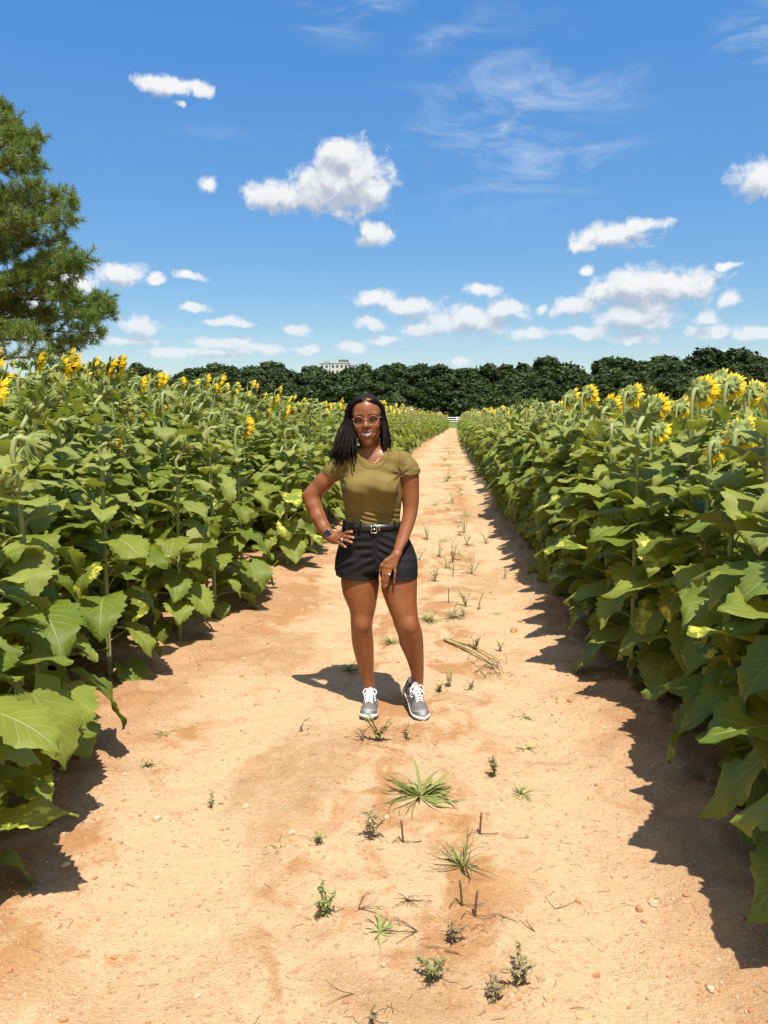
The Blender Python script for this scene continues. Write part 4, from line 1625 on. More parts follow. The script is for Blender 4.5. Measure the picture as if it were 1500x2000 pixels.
        for a in range(8):
            for b in range(a + 1, 8):
                if np.abs(co[a] - co[b]).sum() == 1:
                    s = (cv[:, a] < 0) != (cv[:, b] < 0)
                    t = np.where(s, cv[:, a] / np.where(s, cv[:, a] - cv[:, b], 1), 0)
                    acc += np.where(s[:, None], co[a] + t[:, None] * (co[b] - co[a]), 0)
                    cnt += s
        V = (I + acc / cnt[:, None]) * self.h + self.lo
        Q = []
        for ax in range(3):
            o = [0, 0, 0]
            o[ax] = 1
            A = inside[:F.shape[0] - o[0], :F.shape[1] - o[1], :F.shape[2] - o[2]]
            B = inside[o[0]:, o[1]:, o[2]:]
            E = np.argwhere(A != B)
            u, v = [(1, 2), (2, 0), (0, 1)][ax]
            ok = (E[:, u] > 0) & (E[:, v] > 0) & (E[:, u] < F.shape[u] - 1) & (E[:, v] < F.shape[v] - 1)
            E = E[ok]
            flip = A[E[:, 0], E[:, 1], E[:, 2]]
            du, dv = np.zeros(3, int), np.zeros(3, int)
            du[u], dv[v] = 1, 1
            g = lambda e: vid[e[:, 0], e[:, 1], e[:, 2]]
            q = np.stack([g(E - du - dv), g(E - dv), g(E), g(E - du)], 1)
            q[~flip] = q[~flip][:, ::-1]
            Q.append(q)
        return V, np.concatenate(Q)


def smooth_step(x, a, b):
    t = np.clip((x - a) / (b - a), 0, 1)
    return t * t * (3 - 2 * t)


def col_mat(name, rough, spec, bump_scale=0, bump_d=.001, sheen=0.0, var=0.0):
    def fn(g):
        c = g.attr('tint').outputs['Color']
        if var:
            n = g.noise(g.obj(), 55, 5, .6)
            c = g.mix(g.m('MULTIPLY', n, var), c, (0, 0, 0))
        nrm = None
        if bump_scale:
            nrm = g.bump(g.noise(g.obj(), bump_scale, 3), .5, bump_d)
        b = pbr(g, c, rough, spec, nrm).node
        if sheen:
            b.inputs['Sheen Weight'].default_value = sheen
        return b.outputs[0]
    return material(name, fn)


YB = 4.03                                                                # depth of the middle of her body


def B(px, py, y=YB):
    return at(px, py, y)


def stations(rows):
    """rows: photo y, left x, right x, depth centre, half depth -> loft rows (z, cx, cy, rx, ry)."""
    out = []
    for (py, xl, xr, cy, ry) in rows:
        a, b = at(xl, py, cy), at(xr, py, cy)
        out.append((a[2], (a[0] + b[0]) / 2, cy, (b[0] - a[0]) / 2, ry))
    return out


TORSO = stations([(880, 690, 768, 4.04, .055), (893, 668, 790, 4.04, .078), (910, 661, 789, 4.035, .092), (925, 661, 784, 4.03, .102), (940, 664, 783, 4.025, .108),
                  (955, 667, 784, 4.02, .112), (970, 669, 785, 4.02, .112), (985, 672, 784, 4.025, .104), (1000, 674, 782, 4.03, .099), (1012, 675, 781, 4.03, .098), (1036, 673, 785, 4.035, .103)])
HIPS = stations([(1016, 675, 781, 4.03, .100), (1030, 672.5, 785, 4.035, .104), (1048, 668, 796, 4.04, .112), (1066, 663, 805, 4.045, .120), (1080, 660, 810, 4.045, .122),
                 (1095, 658.5, 813, 4.04, .118), (1108, 658.5, 814, 4.03, .105)])
SH_R = stations([(1058, 672, 726, 4.05, .088), (1090, 659, 739, 4.03, .108), (1110, 657, 740, 4.025, .105), (1134, 658.5, 738.5, 4.02, .104), (1150, 659, 738, 4.02, .103)])
SH_L = stations([(1052, 752, 796, 4.055, .080), (1085, 737, 813, 4.02, .106), (1105, 741, 815, 4.0, .106), (1130, 744.5, 814.5, 3.985, .104), (1150, 745.5, 814.5, 3.98, .103)])
LEG_R = stations([(1092, 674, 730, 4.04, .070), (1110, 667, 738, 4.025, .091), (1136, 666, 741, 4.02, .093), (1160, 670, 738, 4.015, .088), (1190, 683, 733, 4.01, .076), (1205, 685, 729, 4.005, .068),
                  (1218, 685, 727, 4.0, .062), (1232, 686, 727, 4.01, .058), (1255, 687.5, 729.5, 4.03, .060), (1275, 692, 730, 4.04, .057), (1293, 697, 730, 4.045, .048), (1312, 703, 730, 4.05, .039),
                  (1332, 709, 731, 4.05, .036), (1352, 712, 731, 4.05, .032)])
LEG_L = stations([(1092, 750, 802, 4.03, .070), (1110, 746, 811, 4.0, .091), (1130, 745, 815, 3.985, .093), (1150, 744.5, 814.5, 3.975, .088), (1180, 755, 814, 3.955, .077), (1207, 766, 817, 3.94, .066),
                  (1222, 770, 821.5, 3.935, .061), (1240, 777.6, 825.6, 3.95, .057), (1257, 780, 827, 3.975, .058), (1285, 793.6, 827.7, 4.0, .052), (1310, 802, 827.7, 4.015, .038),
                  (1330, 805, 827, 4.02, .035), (1346, 808, 824, 4.02, .028)])
ARM_L = stations([(897, 775, 814, 4.035, .046), (915, 780, 818, 4.035, .048), (935, 781, 819, 4.035, .048), (955, 783, 819, 4.035, .046), (975, 786, 819, 4.03, .042), (990, 787, 817.5, 4.025, .040),
                  (1003, 786.5, 815.5, 4.015, .040), (1020, 783, 811, 3.995, .038), (1040, 777, 804, 3.965, .033), (1058, 771.8, 796.5, 3.935, .027), (1072, 768.5, 788, 3.912, .022), (1084, 764, 784, 3.90, .020)])

HEAD = at(718, 819, YB - .01)                                            # between the eyes, centre of the head in depth
_roll = math.radians(4.0)


def HP(x, f, z):
    """Head-local metres (x to picture right, f forward out of the face, z up) to world."""
    X = x * math.cos(_roll) - z * math.sin(_roll) * 1.0
    Zz = x * math.sin(_roll) + z * math.cos(_roll)
    tilt = .03
    return HEAD + np.array([X, -f * math.cos(tilt) - Zz * 0.02, Zz - f * math.sin(tilt)])


def head_local(V):
    D = V - HEAD
    f = -D[:, 1]
    x = D[:, 0] * math.cos(_roll) + D[:, 2] * math.sin(_roll)
    z = -D[:, 0] * math.sin(_roll) + D[:, 2] * math.cos(_roll) + f * .03
    return x, f, z


HAND_R = dict(wrist=B(646, 1048, 3.985), palm=[(B(650, 1050, 3.975), B(668, 1045, 3.945)), (B(651, 1054, 3.97), B(665, 1052, 3.94)), (B(651, 1058, 3.97), B(660, 1059, 3.945))],
              fingers=[[(671, 1043.5, 3.935), (679, 1039.5, 3.915), (687.5, 1038.5, 3.912)], [(670, 1048, 3.932), (680, 1048.5, 3.908), (690.5, 1050, 3.906)],
                       [(667.5, 1054, 3.932), (677, 1056, 3.908), (687, 1059, 3.906)], [(661, 1060, 3.938), (668, 1063.5, 3.916), (675, 1068.5, 3.91)]])
HAND_L = dict(wrist=B(775, 1080, 3.90), fingers=[[(752, 1107, 3.878), (748.5, 1121, 3.868), (747, 1132, 3.868), (745.5, 1141, 3.872)], [(758.5, 1108, 3.876), (755, 1123, 3.862), (752, 1136, 3.862), (750, 1146, 3.866)],
                                                 [(764.5, 1108.5, 3.876), (760.5, 1122, 3.862), (757, 1134, 3.862), (754.5, 1143.5, 3.866)], [(771.5, 1106, 3.880), (771.8, 1117, 3.866), (770.8, 1127, 3.864), (770, 1136, 3.868)]])


def build_body_field(S):
    S.loft(TORSO, .02, grow=-.010)
    S.cone(B(704, 897), B(748, 895), .050, .050, .02)
    S.cone(B(672, 903), B(704, 897), .040, .046, .02)
    S.cone(B(748, 896), B(788, 902), .046, .038, .02)
    S.loft(HIPS, .012, grow=-.020)
    S.loft(LEG_R, .012)
    S.loft(LEG_L, .012)
    # knees, calves
    for (x, y, yd) in ((707, 1221, 3.957), (800, 1224, 3.890)):
        S.ell(B(x, y, yd), (.033, .024, .040), .03)
    S.cone(B(708, 1240, 3.972), B(720, 1318, 4.030), .020, .010, .03)
    S.cone(B(805, 1243, 3.912), B(815, 1316, 3.995), .020, .010, .03)
    # ankles and feet inside the shoes
    S.cone(B(721, 1345, 4.05), B(722, 1360, 4.0), .024, .022, .02)
    S.cone(B(815, 1338, 4.02), B(819, 1356, 3.97), .023, .021, .02)
    # left arm (picture right)
    S.loft(ARM_L[1:], .03, grow=-.001)
    # right arm, hand on hip
    P = [B(672, 902, 4.04), B(652, 920, 4.05), B(632, 942, 4.06), B(614, 962, 4.065), B(606.5, 970, 4.065)]
    S.chain(P, [.048, .046, .044, .040, .036], .03)
    S.ell(B(600, 969, 4.07), (.024, .03, .028), .02)
    P = [B(607, 971, 4.06), B(613, 988, 4.045), B(621, 1009, 4.025), B(632, 1030, 4.005), B(643, 1046, 3.987), B(648, 1052, 3.982)]
    S.chain(P, [.036, .0375, .0355, .030, .0245, .0235], .03)
    for a, b in HAND_R['palm']:
        S.cone(a, b, .0135, .0115, .010)
    for fg, r in zip(HAND_R['fingers'], (.0085, .0088, .0085, .0076)):
        Q = [B(*q) for q in fg]
        S.chain(Q, [r * 1.14, r, r * .86], .004)
    S.chain([B(653, 1046, 3.985), B(660, 1040, 3.985), B(667, 1036, 4.0)], [.012, .0105, .009], .006)
    # left hand over the thigh
    for fg, r in zip(HAND_L['fingers'], (.0083, .0088, .0084, .0074)):
        Q = [B(*q) for q in fg]
        S.chain([B(775 + (fg[0][0] - 763) * .32, 1083, 3.898), Q[0]], [.0135, .0118], .012)
        S.chain(Q, [r * 1.16, r * 1.02, r * .93, r * .80], .003)
        S.ell(Q[0] + [0, -.004, .002], (.0085, .0075, .009), .006)
    S.chain([B(768, 1086, 3.892), B(754, 1096, 3.880), B(745.5, 1105, 3.873), B(742, 1116, 3.876)], [.0135, .0125, .0098, .0078], .006)


def build_head_field(S):
    e = lambda c, r, k=.02, op='add': S.ell(HP(*c), (r[0], r[1], r[2]), k, op)
    S.cone(B(724, 896, 4.045), HP(.004, -.010, -.075), .054, .050, .03)
    e((0, -.008, .035), (.0745, .098, .097), .01)
    e((0, .030, .040), (.066, .056, .060), .03)
    e((0, .026, -.045), (.0595, .058, .078), .03)
    e((0, .050, -.098), (.033, .034, .034), .03)
    e((0, .070, -.117), (.021, .018, .017), .022)
    for s in (-1, 1):
        e((s * .040, .060, -.034), (.024, .023, .022), .02)
        e((s * .040, .030, -.078), (.014, .026, .026), .02)
        e((s * .0735, -.004, -.012), (.010, .020, .030), .008)
    S.cone(HP(-.046, .074, .021), HP(.046, .074, .021), .011, .011, .02)
    for s in (-1, 1):
        e((s * .0325, .100, .001), (.021, .018, .013), .016, 'sub')
        e((s * .0325, .0690, .000), (.0165, .0150, .0150), .004)
        S.cone(HP(s * .018, .0800, .004), HP(s * .047, .0735, .0035), .0042, .0038, .004)      # upper lid
        S.cone(HP(s * .020, .0800, -.0095), HP(s * .045, .0740, -.0085), .0040, .0036, .004)   # lower lid
    S.cone(HP(0, .082, .012), HP(0, .100, -.026), .0085, .0115, .012)
    e((0, .102, -.031), (.0135, .0125, .0105), .008)
    for s in (-1, 1):
        e((s * .0155, .091, -.034), (.0100, .0115, .0085), .006)
        e((s * .0075, .103, -.0430), (.0045, .008, .0035), .003, 'sub')
    # smiling mouth
    e((0, .074, -.072), (.040, .020, .028), .02)
    for s in (-1, 1):
        S.chain([HP(0, .0935, -.0585), HP(s * .014, .0915, -.0600), HP(s * .0340, .0790, -.0625)], [.0040, .0040, .0030], .006)
        S.chain([HP(0, .0935, -.0850), HP(s * .015, .0905, -.0815), HP(s * .0340, .0790, -.0650)], [.0058, .0054, .0032], .006)
    e((0, .1010, -.0715), (.0250, .0050, .0068), .003, 'sub')
    for s in (-1, 1):
        S.cone(HP(s * .026, .094, -.040), HP(s * .037, .084, -.070), .0030, .0022, .010, 'sub')


def skin_colours(V):
    base = np.array([.235, .083, .030])
    C = np.tile(base, (len(V), 1))
    n = vnoise(V[:, 0] * 40 + V[:, 1] * 31, V[:, 2] * 40, 2)
    n2 = vnoise(V[:, 0] * 150 + 7, V[:, 2] * 150 + V[:, 1] * 90, 12)
    C *= (.86 + .16 * n + .12 * n2)[:, None]
    x, f, z = head_local(V)
    ax = np.abs(x)
    face = (f > .02) & (z > -.15) & (ax < .09)

    def put(mask, col, a=1.0):
        m = (np.clip(mask, 0, 1) * a * face)[:, None]
        C[:] = C * (1 - m) + np.array(col) * m
    put(np.exp(-((ax - .043) / .02) ** 2 - ((z + .036) / .02) ** 2), (.32, .115, .055), .55)
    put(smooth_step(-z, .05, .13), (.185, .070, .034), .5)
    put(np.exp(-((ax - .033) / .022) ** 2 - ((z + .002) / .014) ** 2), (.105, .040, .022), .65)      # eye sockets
    # brows
    bz = .0225 + .0035 * np.cos((ax - .034) / .022 * 1.5)
    put(np.where((ax > .013) & (ax < .056), 1 - smooth_step(np.abs(z - bz), .0025, .0052), 0), (.022, .011, .008), .75)
    # eyes: narrowed by the smile
    ex = (ax - .0325) / .0140
    open_ = .0042 * np.clip(1 - ex ** 2, 0, 1) ** .6
    put(np.where(np.abs(ex) < 1, 1 - smooth_step(np.abs(z + .0022) - open_, .0, .0022), 0), (.012, .007, .006), 1)
    put(np.where(np.abs(ex) < 1, 1 - smooth_step(np.abs(z + .0024) - open_ * .55, .0, .0012), 0), (.10, .08, .07), .7)
    put(1 - smooth_step(np.hypot(ax - .0325, (z + .0018) * 1.1), .0045, .0062), (.012, .007, .005), 1)
    # lips and teeth
    zc = -.0740 + .011 * (x / .034) ** 2
    inn = .0068 * np.clip(1 - (x / .0290) ** 2, 0, 1) ** .6
    outer = .0150 * np.clip(1 - (x / .0365) ** 2, 0, 1) ** .5
    front = f > .06
    dz = z - zc
    put(np.where(front & (ax < .0365), 1 - smooth_step(np.abs(dz) - outer, -.002, .002), 0), (.120, .040, .026), .9)
    put(np.where(front & (ax < .0290), 1 - smooth_step(np.abs(dz) - inn, -.0005, .0022), 0), (.05, .014, .012), 1)
    put(np.where(front & (ax < .0235), 1 - smooth_step(np.abs(dz - .0006) - inn * .80, -.0005, .0015), 0), (.46, .35, .28), 1)
    put(np.where(f > .085, np.exp(-((ax - .0075) / .0045) ** 2 - ((z + .0425) / .003) ** 2), 0), (.03, .012, .008), .9)
    # knuckles darker, nails pale
    for hand in (HAND_R, HAND_L):
        for fg in hand['fingers']:
            tip, pre = B(*fg[-1]), B(*fg[-2])
            d = (tip - pre) / np.linalg.norm(tip - pre)
            c = tip - d * .001 + np.array([0, -.007, 0])
            w = 1 - smooth_step(np.linalg.norm(V - c, axis=1), .0045, .0070)
            C[:] = C * (1 - w[:, None] * .85) + np.array((.62, .36, .27)) * w[:, None] * .85
            for q in fg[:-1]:
                w = np.exp(-(np.linalg.norm(V - B(*q) - [0, -.008, 0], axis=1) / .0065) ** 2) * .4
                C[:] = C * (1 - w[:, None]) + np.array((.13, .048, .024)) * w[:, None]
    return np.hstack([C, np.ones((len(V), 1))])


def sdf_object(S, name, mat, parent, colour=None, relax=1):
    V, Q = S.surface()
    for _ in range(relax):                                                # one light Laplacian pass removes grid stair-steps
        acc, cnt = np.zeros_like(V), np.zeros(len(V))
        for i in range(4):
            a, b = Q[:, i], Q[:, (i + 1) % 4]
            for u, v in ((a, b), (b, a)):
                for k in range(3):
                    acc[:, k] += np.bincount(u, V[v, k], len(V))
                cnt += np.bincount(u, minlength=len(V))
        V = V * .5 + acc / np.maximum(cnt, 1)[:, None] * .5
    C = colour(V) if callable(colour) else np.tile(np.array([*(colour or (1, 1, 1)), 1.0]), (len(V), 1))
    me = make_mesh(name, V, [Q], [np.zeros(len(Q), np.int32)], [mat], None, C)
    return link(name, me, parent)


def shoe_local(S):
    """Trainer in its own frame: x across, y towards the toe, z up."""
    y = np.array([-.072, -.060, -.03, .0, .04, .08, .12, .155, .18, .196])
    hw = np.array([.016, .029, .034, .034, .036, .042, .047, .045, .035, .014])
    top = np.array([.070, .104, .098, .088, .100, .092, .074, .058, .050, .040])
    S.sl, (X, Y, Z) = S.sub(S.lo, S.lo + S.n * S.h)
    w, t = np.interp(Y, y, hw), np.interp(Y, y, top)
    zc = .012
    hz = np.maximum(t - zc, .01)
    wz = w * (1 - .34 * np.clip((Z - .03) / .08, 0, 1))
    q = ((np.abs(X) / wz) ** 2.4 + (np.abs(Z - zc) / hz) ** 2.6) ** (1 / 2.4)
    d = (q - 1) * np.minimum(w, .03)
    d = np.maximum(d, np.maximum(.012 - Z, np.maximum(Y - .200, -.078 - Y)))
    S.blend(S.sl, d.astype(np.float32), 0, 'add')


def build_shoe(parent, M, mats, side):
    """M: 4x4 placement; side = +1 when the inner face (with the emblem) looks to picture right."""
    S = SDF((-.06, -.09, 0), (.06, .21, .13), .0028)
    shoe_local(S)
    S.cone((0, .002, .085), (0, .012, .16), .027, .036, .008, 'sub')
    S.warp(lambda x, y, z: .0022 * np.sin(y * 190) * (z > .045) * np.exp(-((np.abs(x) - .022) / .008) ** 2) * (y > .03) * (y < .115), None, None)

    def paint(V):
        x, y, z = V.T
        C = np.tile(np.array([.095, .093, .09]), (len(V), 1))
        n = vnoise(x * 500, y * 500 + z * 300, 4)
        C *= (.55 + .9 * n)[:, None]
        def put(m, col, a=1.0):
            m = (np.clip(m, 0, 1) * a)[:, None]
            C[:] = C * (1 - m) + np.array(col) * m
        put(((y > .10) & (z > .045)).astype(float), (.15, .148, .143), .8)                      # toe box mesh
        put((z < .030 + .022 * smooth_step(y, .12, .18)).astype(float) * (y > .03), (.085, .082, .08), .9)   # mudguard
        put(np.exp(-((y - .178) / .016) ** 2 - (x / .02) ** 2) * (z > .035), (.40, .395, .38), .8)           # silver toe tip
        put(np.exp(-((z - (.036 + .03 * smooth_step(y, .13, .19))) / .0030) ** 2) * smooth_step(y, .02, .05), (.34, .335, .32), .7)
        put((y < -.030).astype(float), (.08, .078, .075), .85)
        put((np.abs(y + .034) < .004).astype(float) * (z > .03), (.70, .69, .68), .9)
        put((z > .086).astype(float) * (y < .03), (.66, .65, .64), .9)                         # padded collar
        put((np.abs(x) < .016).astype(float) * (y > .02) * (y < .115) * (z > .05), (.34, .33, .32), .8)    # tongue
        return np.hstack([C, np.ones((len(V), 1))])
    up = sdf_object(S, "shoe", mats['upper'], parent, paint)
    up.matrix_world = M
    # midsole and outsole
    y = np.linspace(-.078, .202, 26)
    hw = np.interp(y, [-.078, -.066, -.03, .02, .08, .12, .16, .185, .202], [.018, .034, .0395, .037, .045, .0505, .047, .036, .012])
    for nm, z0, z1, g_, mt in (("midsole", .006, .024, -.001, 'white'), ("outsole", .0, .0065, .001, 'black')):
        mb = MB()
        rock = .016 * smooth_step(y, .13, .202) + .006 * smooth_step(-y, .05, .078)
        V, k = [], len(y)
        for zz, ins in ((z0, .003), (z0 + .003, 0), (z1 - .004, .0), (z1, .004)):
            zr = zz + rock * (1 if zz < z1 - .005 else .9)
            for s in (1, -1):
                V.append(np.stack([s * (hw + g_ - ins), y, zr], -1))
        rows = [np.vstack([V[2 * i], V[2 * i + 1][::-1]]) for i in range(4)]
        W = np.vstack(rows)
        n = 2 * k
        F = [grid_faces(4, n, True)]
        for r in (0, 3):
            i = np.arange(k - 1)
            F.append(np.stack([r * n + i, r * n + i + 1, r * n + n - 2 - i, r * n + n - 1 - i], 1))
        mb.add(W, F)
        o = mb.build(nm, mats[mt], up)
    # laces
    mb = MB()
    def topz(yy):
        return np.interp(yy, [.03, .04, .08, .12], [.099, .102, .094, .077])
    ys = [.036, .052, .068, .084, .100, .114]
    for i, yy in enumerate(ys):
        w = .017 + .004 * i / 5
        for s in (-1, 1):
            y2 = ys[max(0, i - 1)]
            P = bez([(s * w, yy, topz(yy) - .010), (s * w * .5, (yy + y2) / 2, topz((yy + y2) / 2) + .001), (-s * w * .2, y2, topz(y2) + .003)], 7)
            tube(mb, P, .0036, 6, flat=.6)
        tube(mb, bez([(-w, yy, topz(yy) - .010), (0, yy + .003, topz(yy) + .003), (w, yy, topz(yy) - .010)], 9), .0036, 6, flat=.6)
    for s in (-1, 1):                                                     # bow
        tube(mb, bez([(0, .045, .107), (s * .022, .040, .120), (s * .036, .052, .108), (s * .026, .066, .099), (0, .050, .106)], 14), .0031, 6)
        tube(mb, bez([(0, .045, .107), (s * .016, .060, .112), (s * .030, .082, .094)], 8), .0031, 6)
    mb.build("laces", mats['lace'], up)
    # tongue
    mb = MB()
    P = bez([(0, .062, .093), (0, .042, .103), (0, .026, .114), (0, .014, .124)], 8)
    xs = np.linspace(-1, 1, 7)
    rows = []
    for k, (th, dz) in enumerate(((1, 0.0), (1, -.006))):
        for i, p in enumerate(P):
            w = np.interp(i / 7, [0, .6, .9, 1], [.017, .022, .021, .014])
            rows.append(np.stack([xs * w, np.full(7, p[1] - dz * .3), p[2] + dz - .010 * xs ** 2], -1))
    V = np.concatenate(rows)
    n7 = 56
    F = grid_faces(8, 7)
    i6, i7 = np.arange(6), np.arange(7)
    mb.add(V, [F, F[:, ::-1] + n7, np.stack([49 + i6, 50 + i6, n7 + 50 + i6, n7 + 49 + i6], 1),
               np.stack([7 * i7, 7 * i7 + 7, n7 + 7 * i7 + 7, n7 + 7 * i7], 1), np.stack([7 * i7 + 6, 7 * i7 + 13, n7 + 7 * i7 + 13, n7 + 7 * i7 + 6], 1)])
    mb.build("tongue", mats['tongue'], up)
    # letter emblem on both sides: an outlined slanted N
    for s in (1, -1):
        q = [(.020, .036), (.034, .074), (.052, .042), (.068, .072)]
        pts = []
        for (yy, zz) in q:
            wz = np.interp(yy, [.0, .04, .08], [.034, .036, .042]) * (1 - .34 * np.clip((zz - .03) / .08, 0, 1))
            t = np.interp(yy, [0, .04, .08], [.088, .100, .092]) - .012
            pts.append((s * (wz * (max(0, 1 - ((zz - .012) / t) ** 2.6)) ** (1 / 2.4) + .0012), yy, zz))
        for nm, r, mt, off in (("emblem_outline", .0066, 'lace', 0), ("emblem", .0038, 'dark', .0042)):
            mb = MB()
            P = np.array(pts) + [s * off, 0, 0]
            for a, b in ((0, 1), (1, 2), (2, 3)):
                tube(mb, np.linspace(P[a], P[b], 5), r, 6)
            mb.build(nm, mats[mt], up)
    return up


def hair_paths(rng):
    """Locs as lists of world points, from scalp to tip."""
    out = []
    for i in range(150):                                                  # the big fall on her right, picture left
        s = i / 149.0
        lay = rng.uniform(0, 1)                                           # 0 front .. 1 back
        if lay < .5:
            root = HP(.014 - .040 * rng.uniform(0, 1), .082 - .04 * rng.uniform(), .093 + .020 * rng.uniform())
        else:
            root = HP(.005 - .05 * rng.uniform(0, 1), .02 - .08 * lay, .134 - .02 * rng.uniform())
        out_ = rng.uniform(0, 1) ** .8                                    # 0 by the face .. 1 outermost
        x1 = np.interp(out_, [0, 1], [693, 679]) + rng.normal() * 1
        x2 = np.interp(out_, [0, 1], [696, 660]) + rng.normal() * 1.5
        x3 = np.interp(out_, [0, 1], [697, 644]) + rng.normal() * 2.5
        yb = np.interp(out_, [0, .5, 1], [890, 902, 890]) + rng.normal() * 10
        d1, d2, d3 = np.interp(lay, [0, 1], [3.985, 4.09]), np.interp(lay, [0, 1], [3.925, 4.10]), np.interp(lay, [0, 1], [3.905, 4.08])
        out.append([root, B((root[0] - HEAD[0]) / .00268 * .25 + x1 + 5, 790 + 6 * rng.uniform(), (d1 + root[1]) / 2), B(x1 - 2, 818 + rng.normal() * 3, d1), B(x2, 856 + rng.normal() * 3, d2),
                    B((x2 + x3) / 2, 880, d3), B(x3, yb, d3 + .004)])
    for i in range(84):                                                   # her left side, behind the ear
        lay = rng.uniform(0, 1)
        root = HP(.008 + .045 * rng.uniform(), .078 - .12 * lay, .102 - .018 * rng.uniform())
        o = rng.uniform(0, 1)
        x1 = np.interp(o, [0, 1], [744, 752]) + rng.normal()
        x2 = np.interp(o, [0, 1], [746.5, 760]) + rng.normal()
        x3 = np.interp(o, [0, 1], [746, 763]) + rng.normal() * 1.5
        yb = np.interp(o, [0, .35, 1], [880, 884, 866]) + rng.normal() * 7
        d = np.interp(lay, [0, 1], [4.005, 4.10])
        out.append([root, B(x1 - 7, 788 + 4 * rng.uniform(), (d + root[1]) / 2), B(x1, 816, d), B(x2, 846, d - .015), B(x3, yb, d - .02)])
    for i in range(50):                                                   # down the back
        a = rng.uniform(-1, 1)
        root = HP(a * .05, -.03 - .05 * rng.uniform(), .115 - .03 * rng.uniform())
        out.append([root, HP(a * .080, -.10, .06), HP(a * .092, -.118, -.04), HP(a * .098, -.115, -.13 + rng.normal() * .02)])
    return out


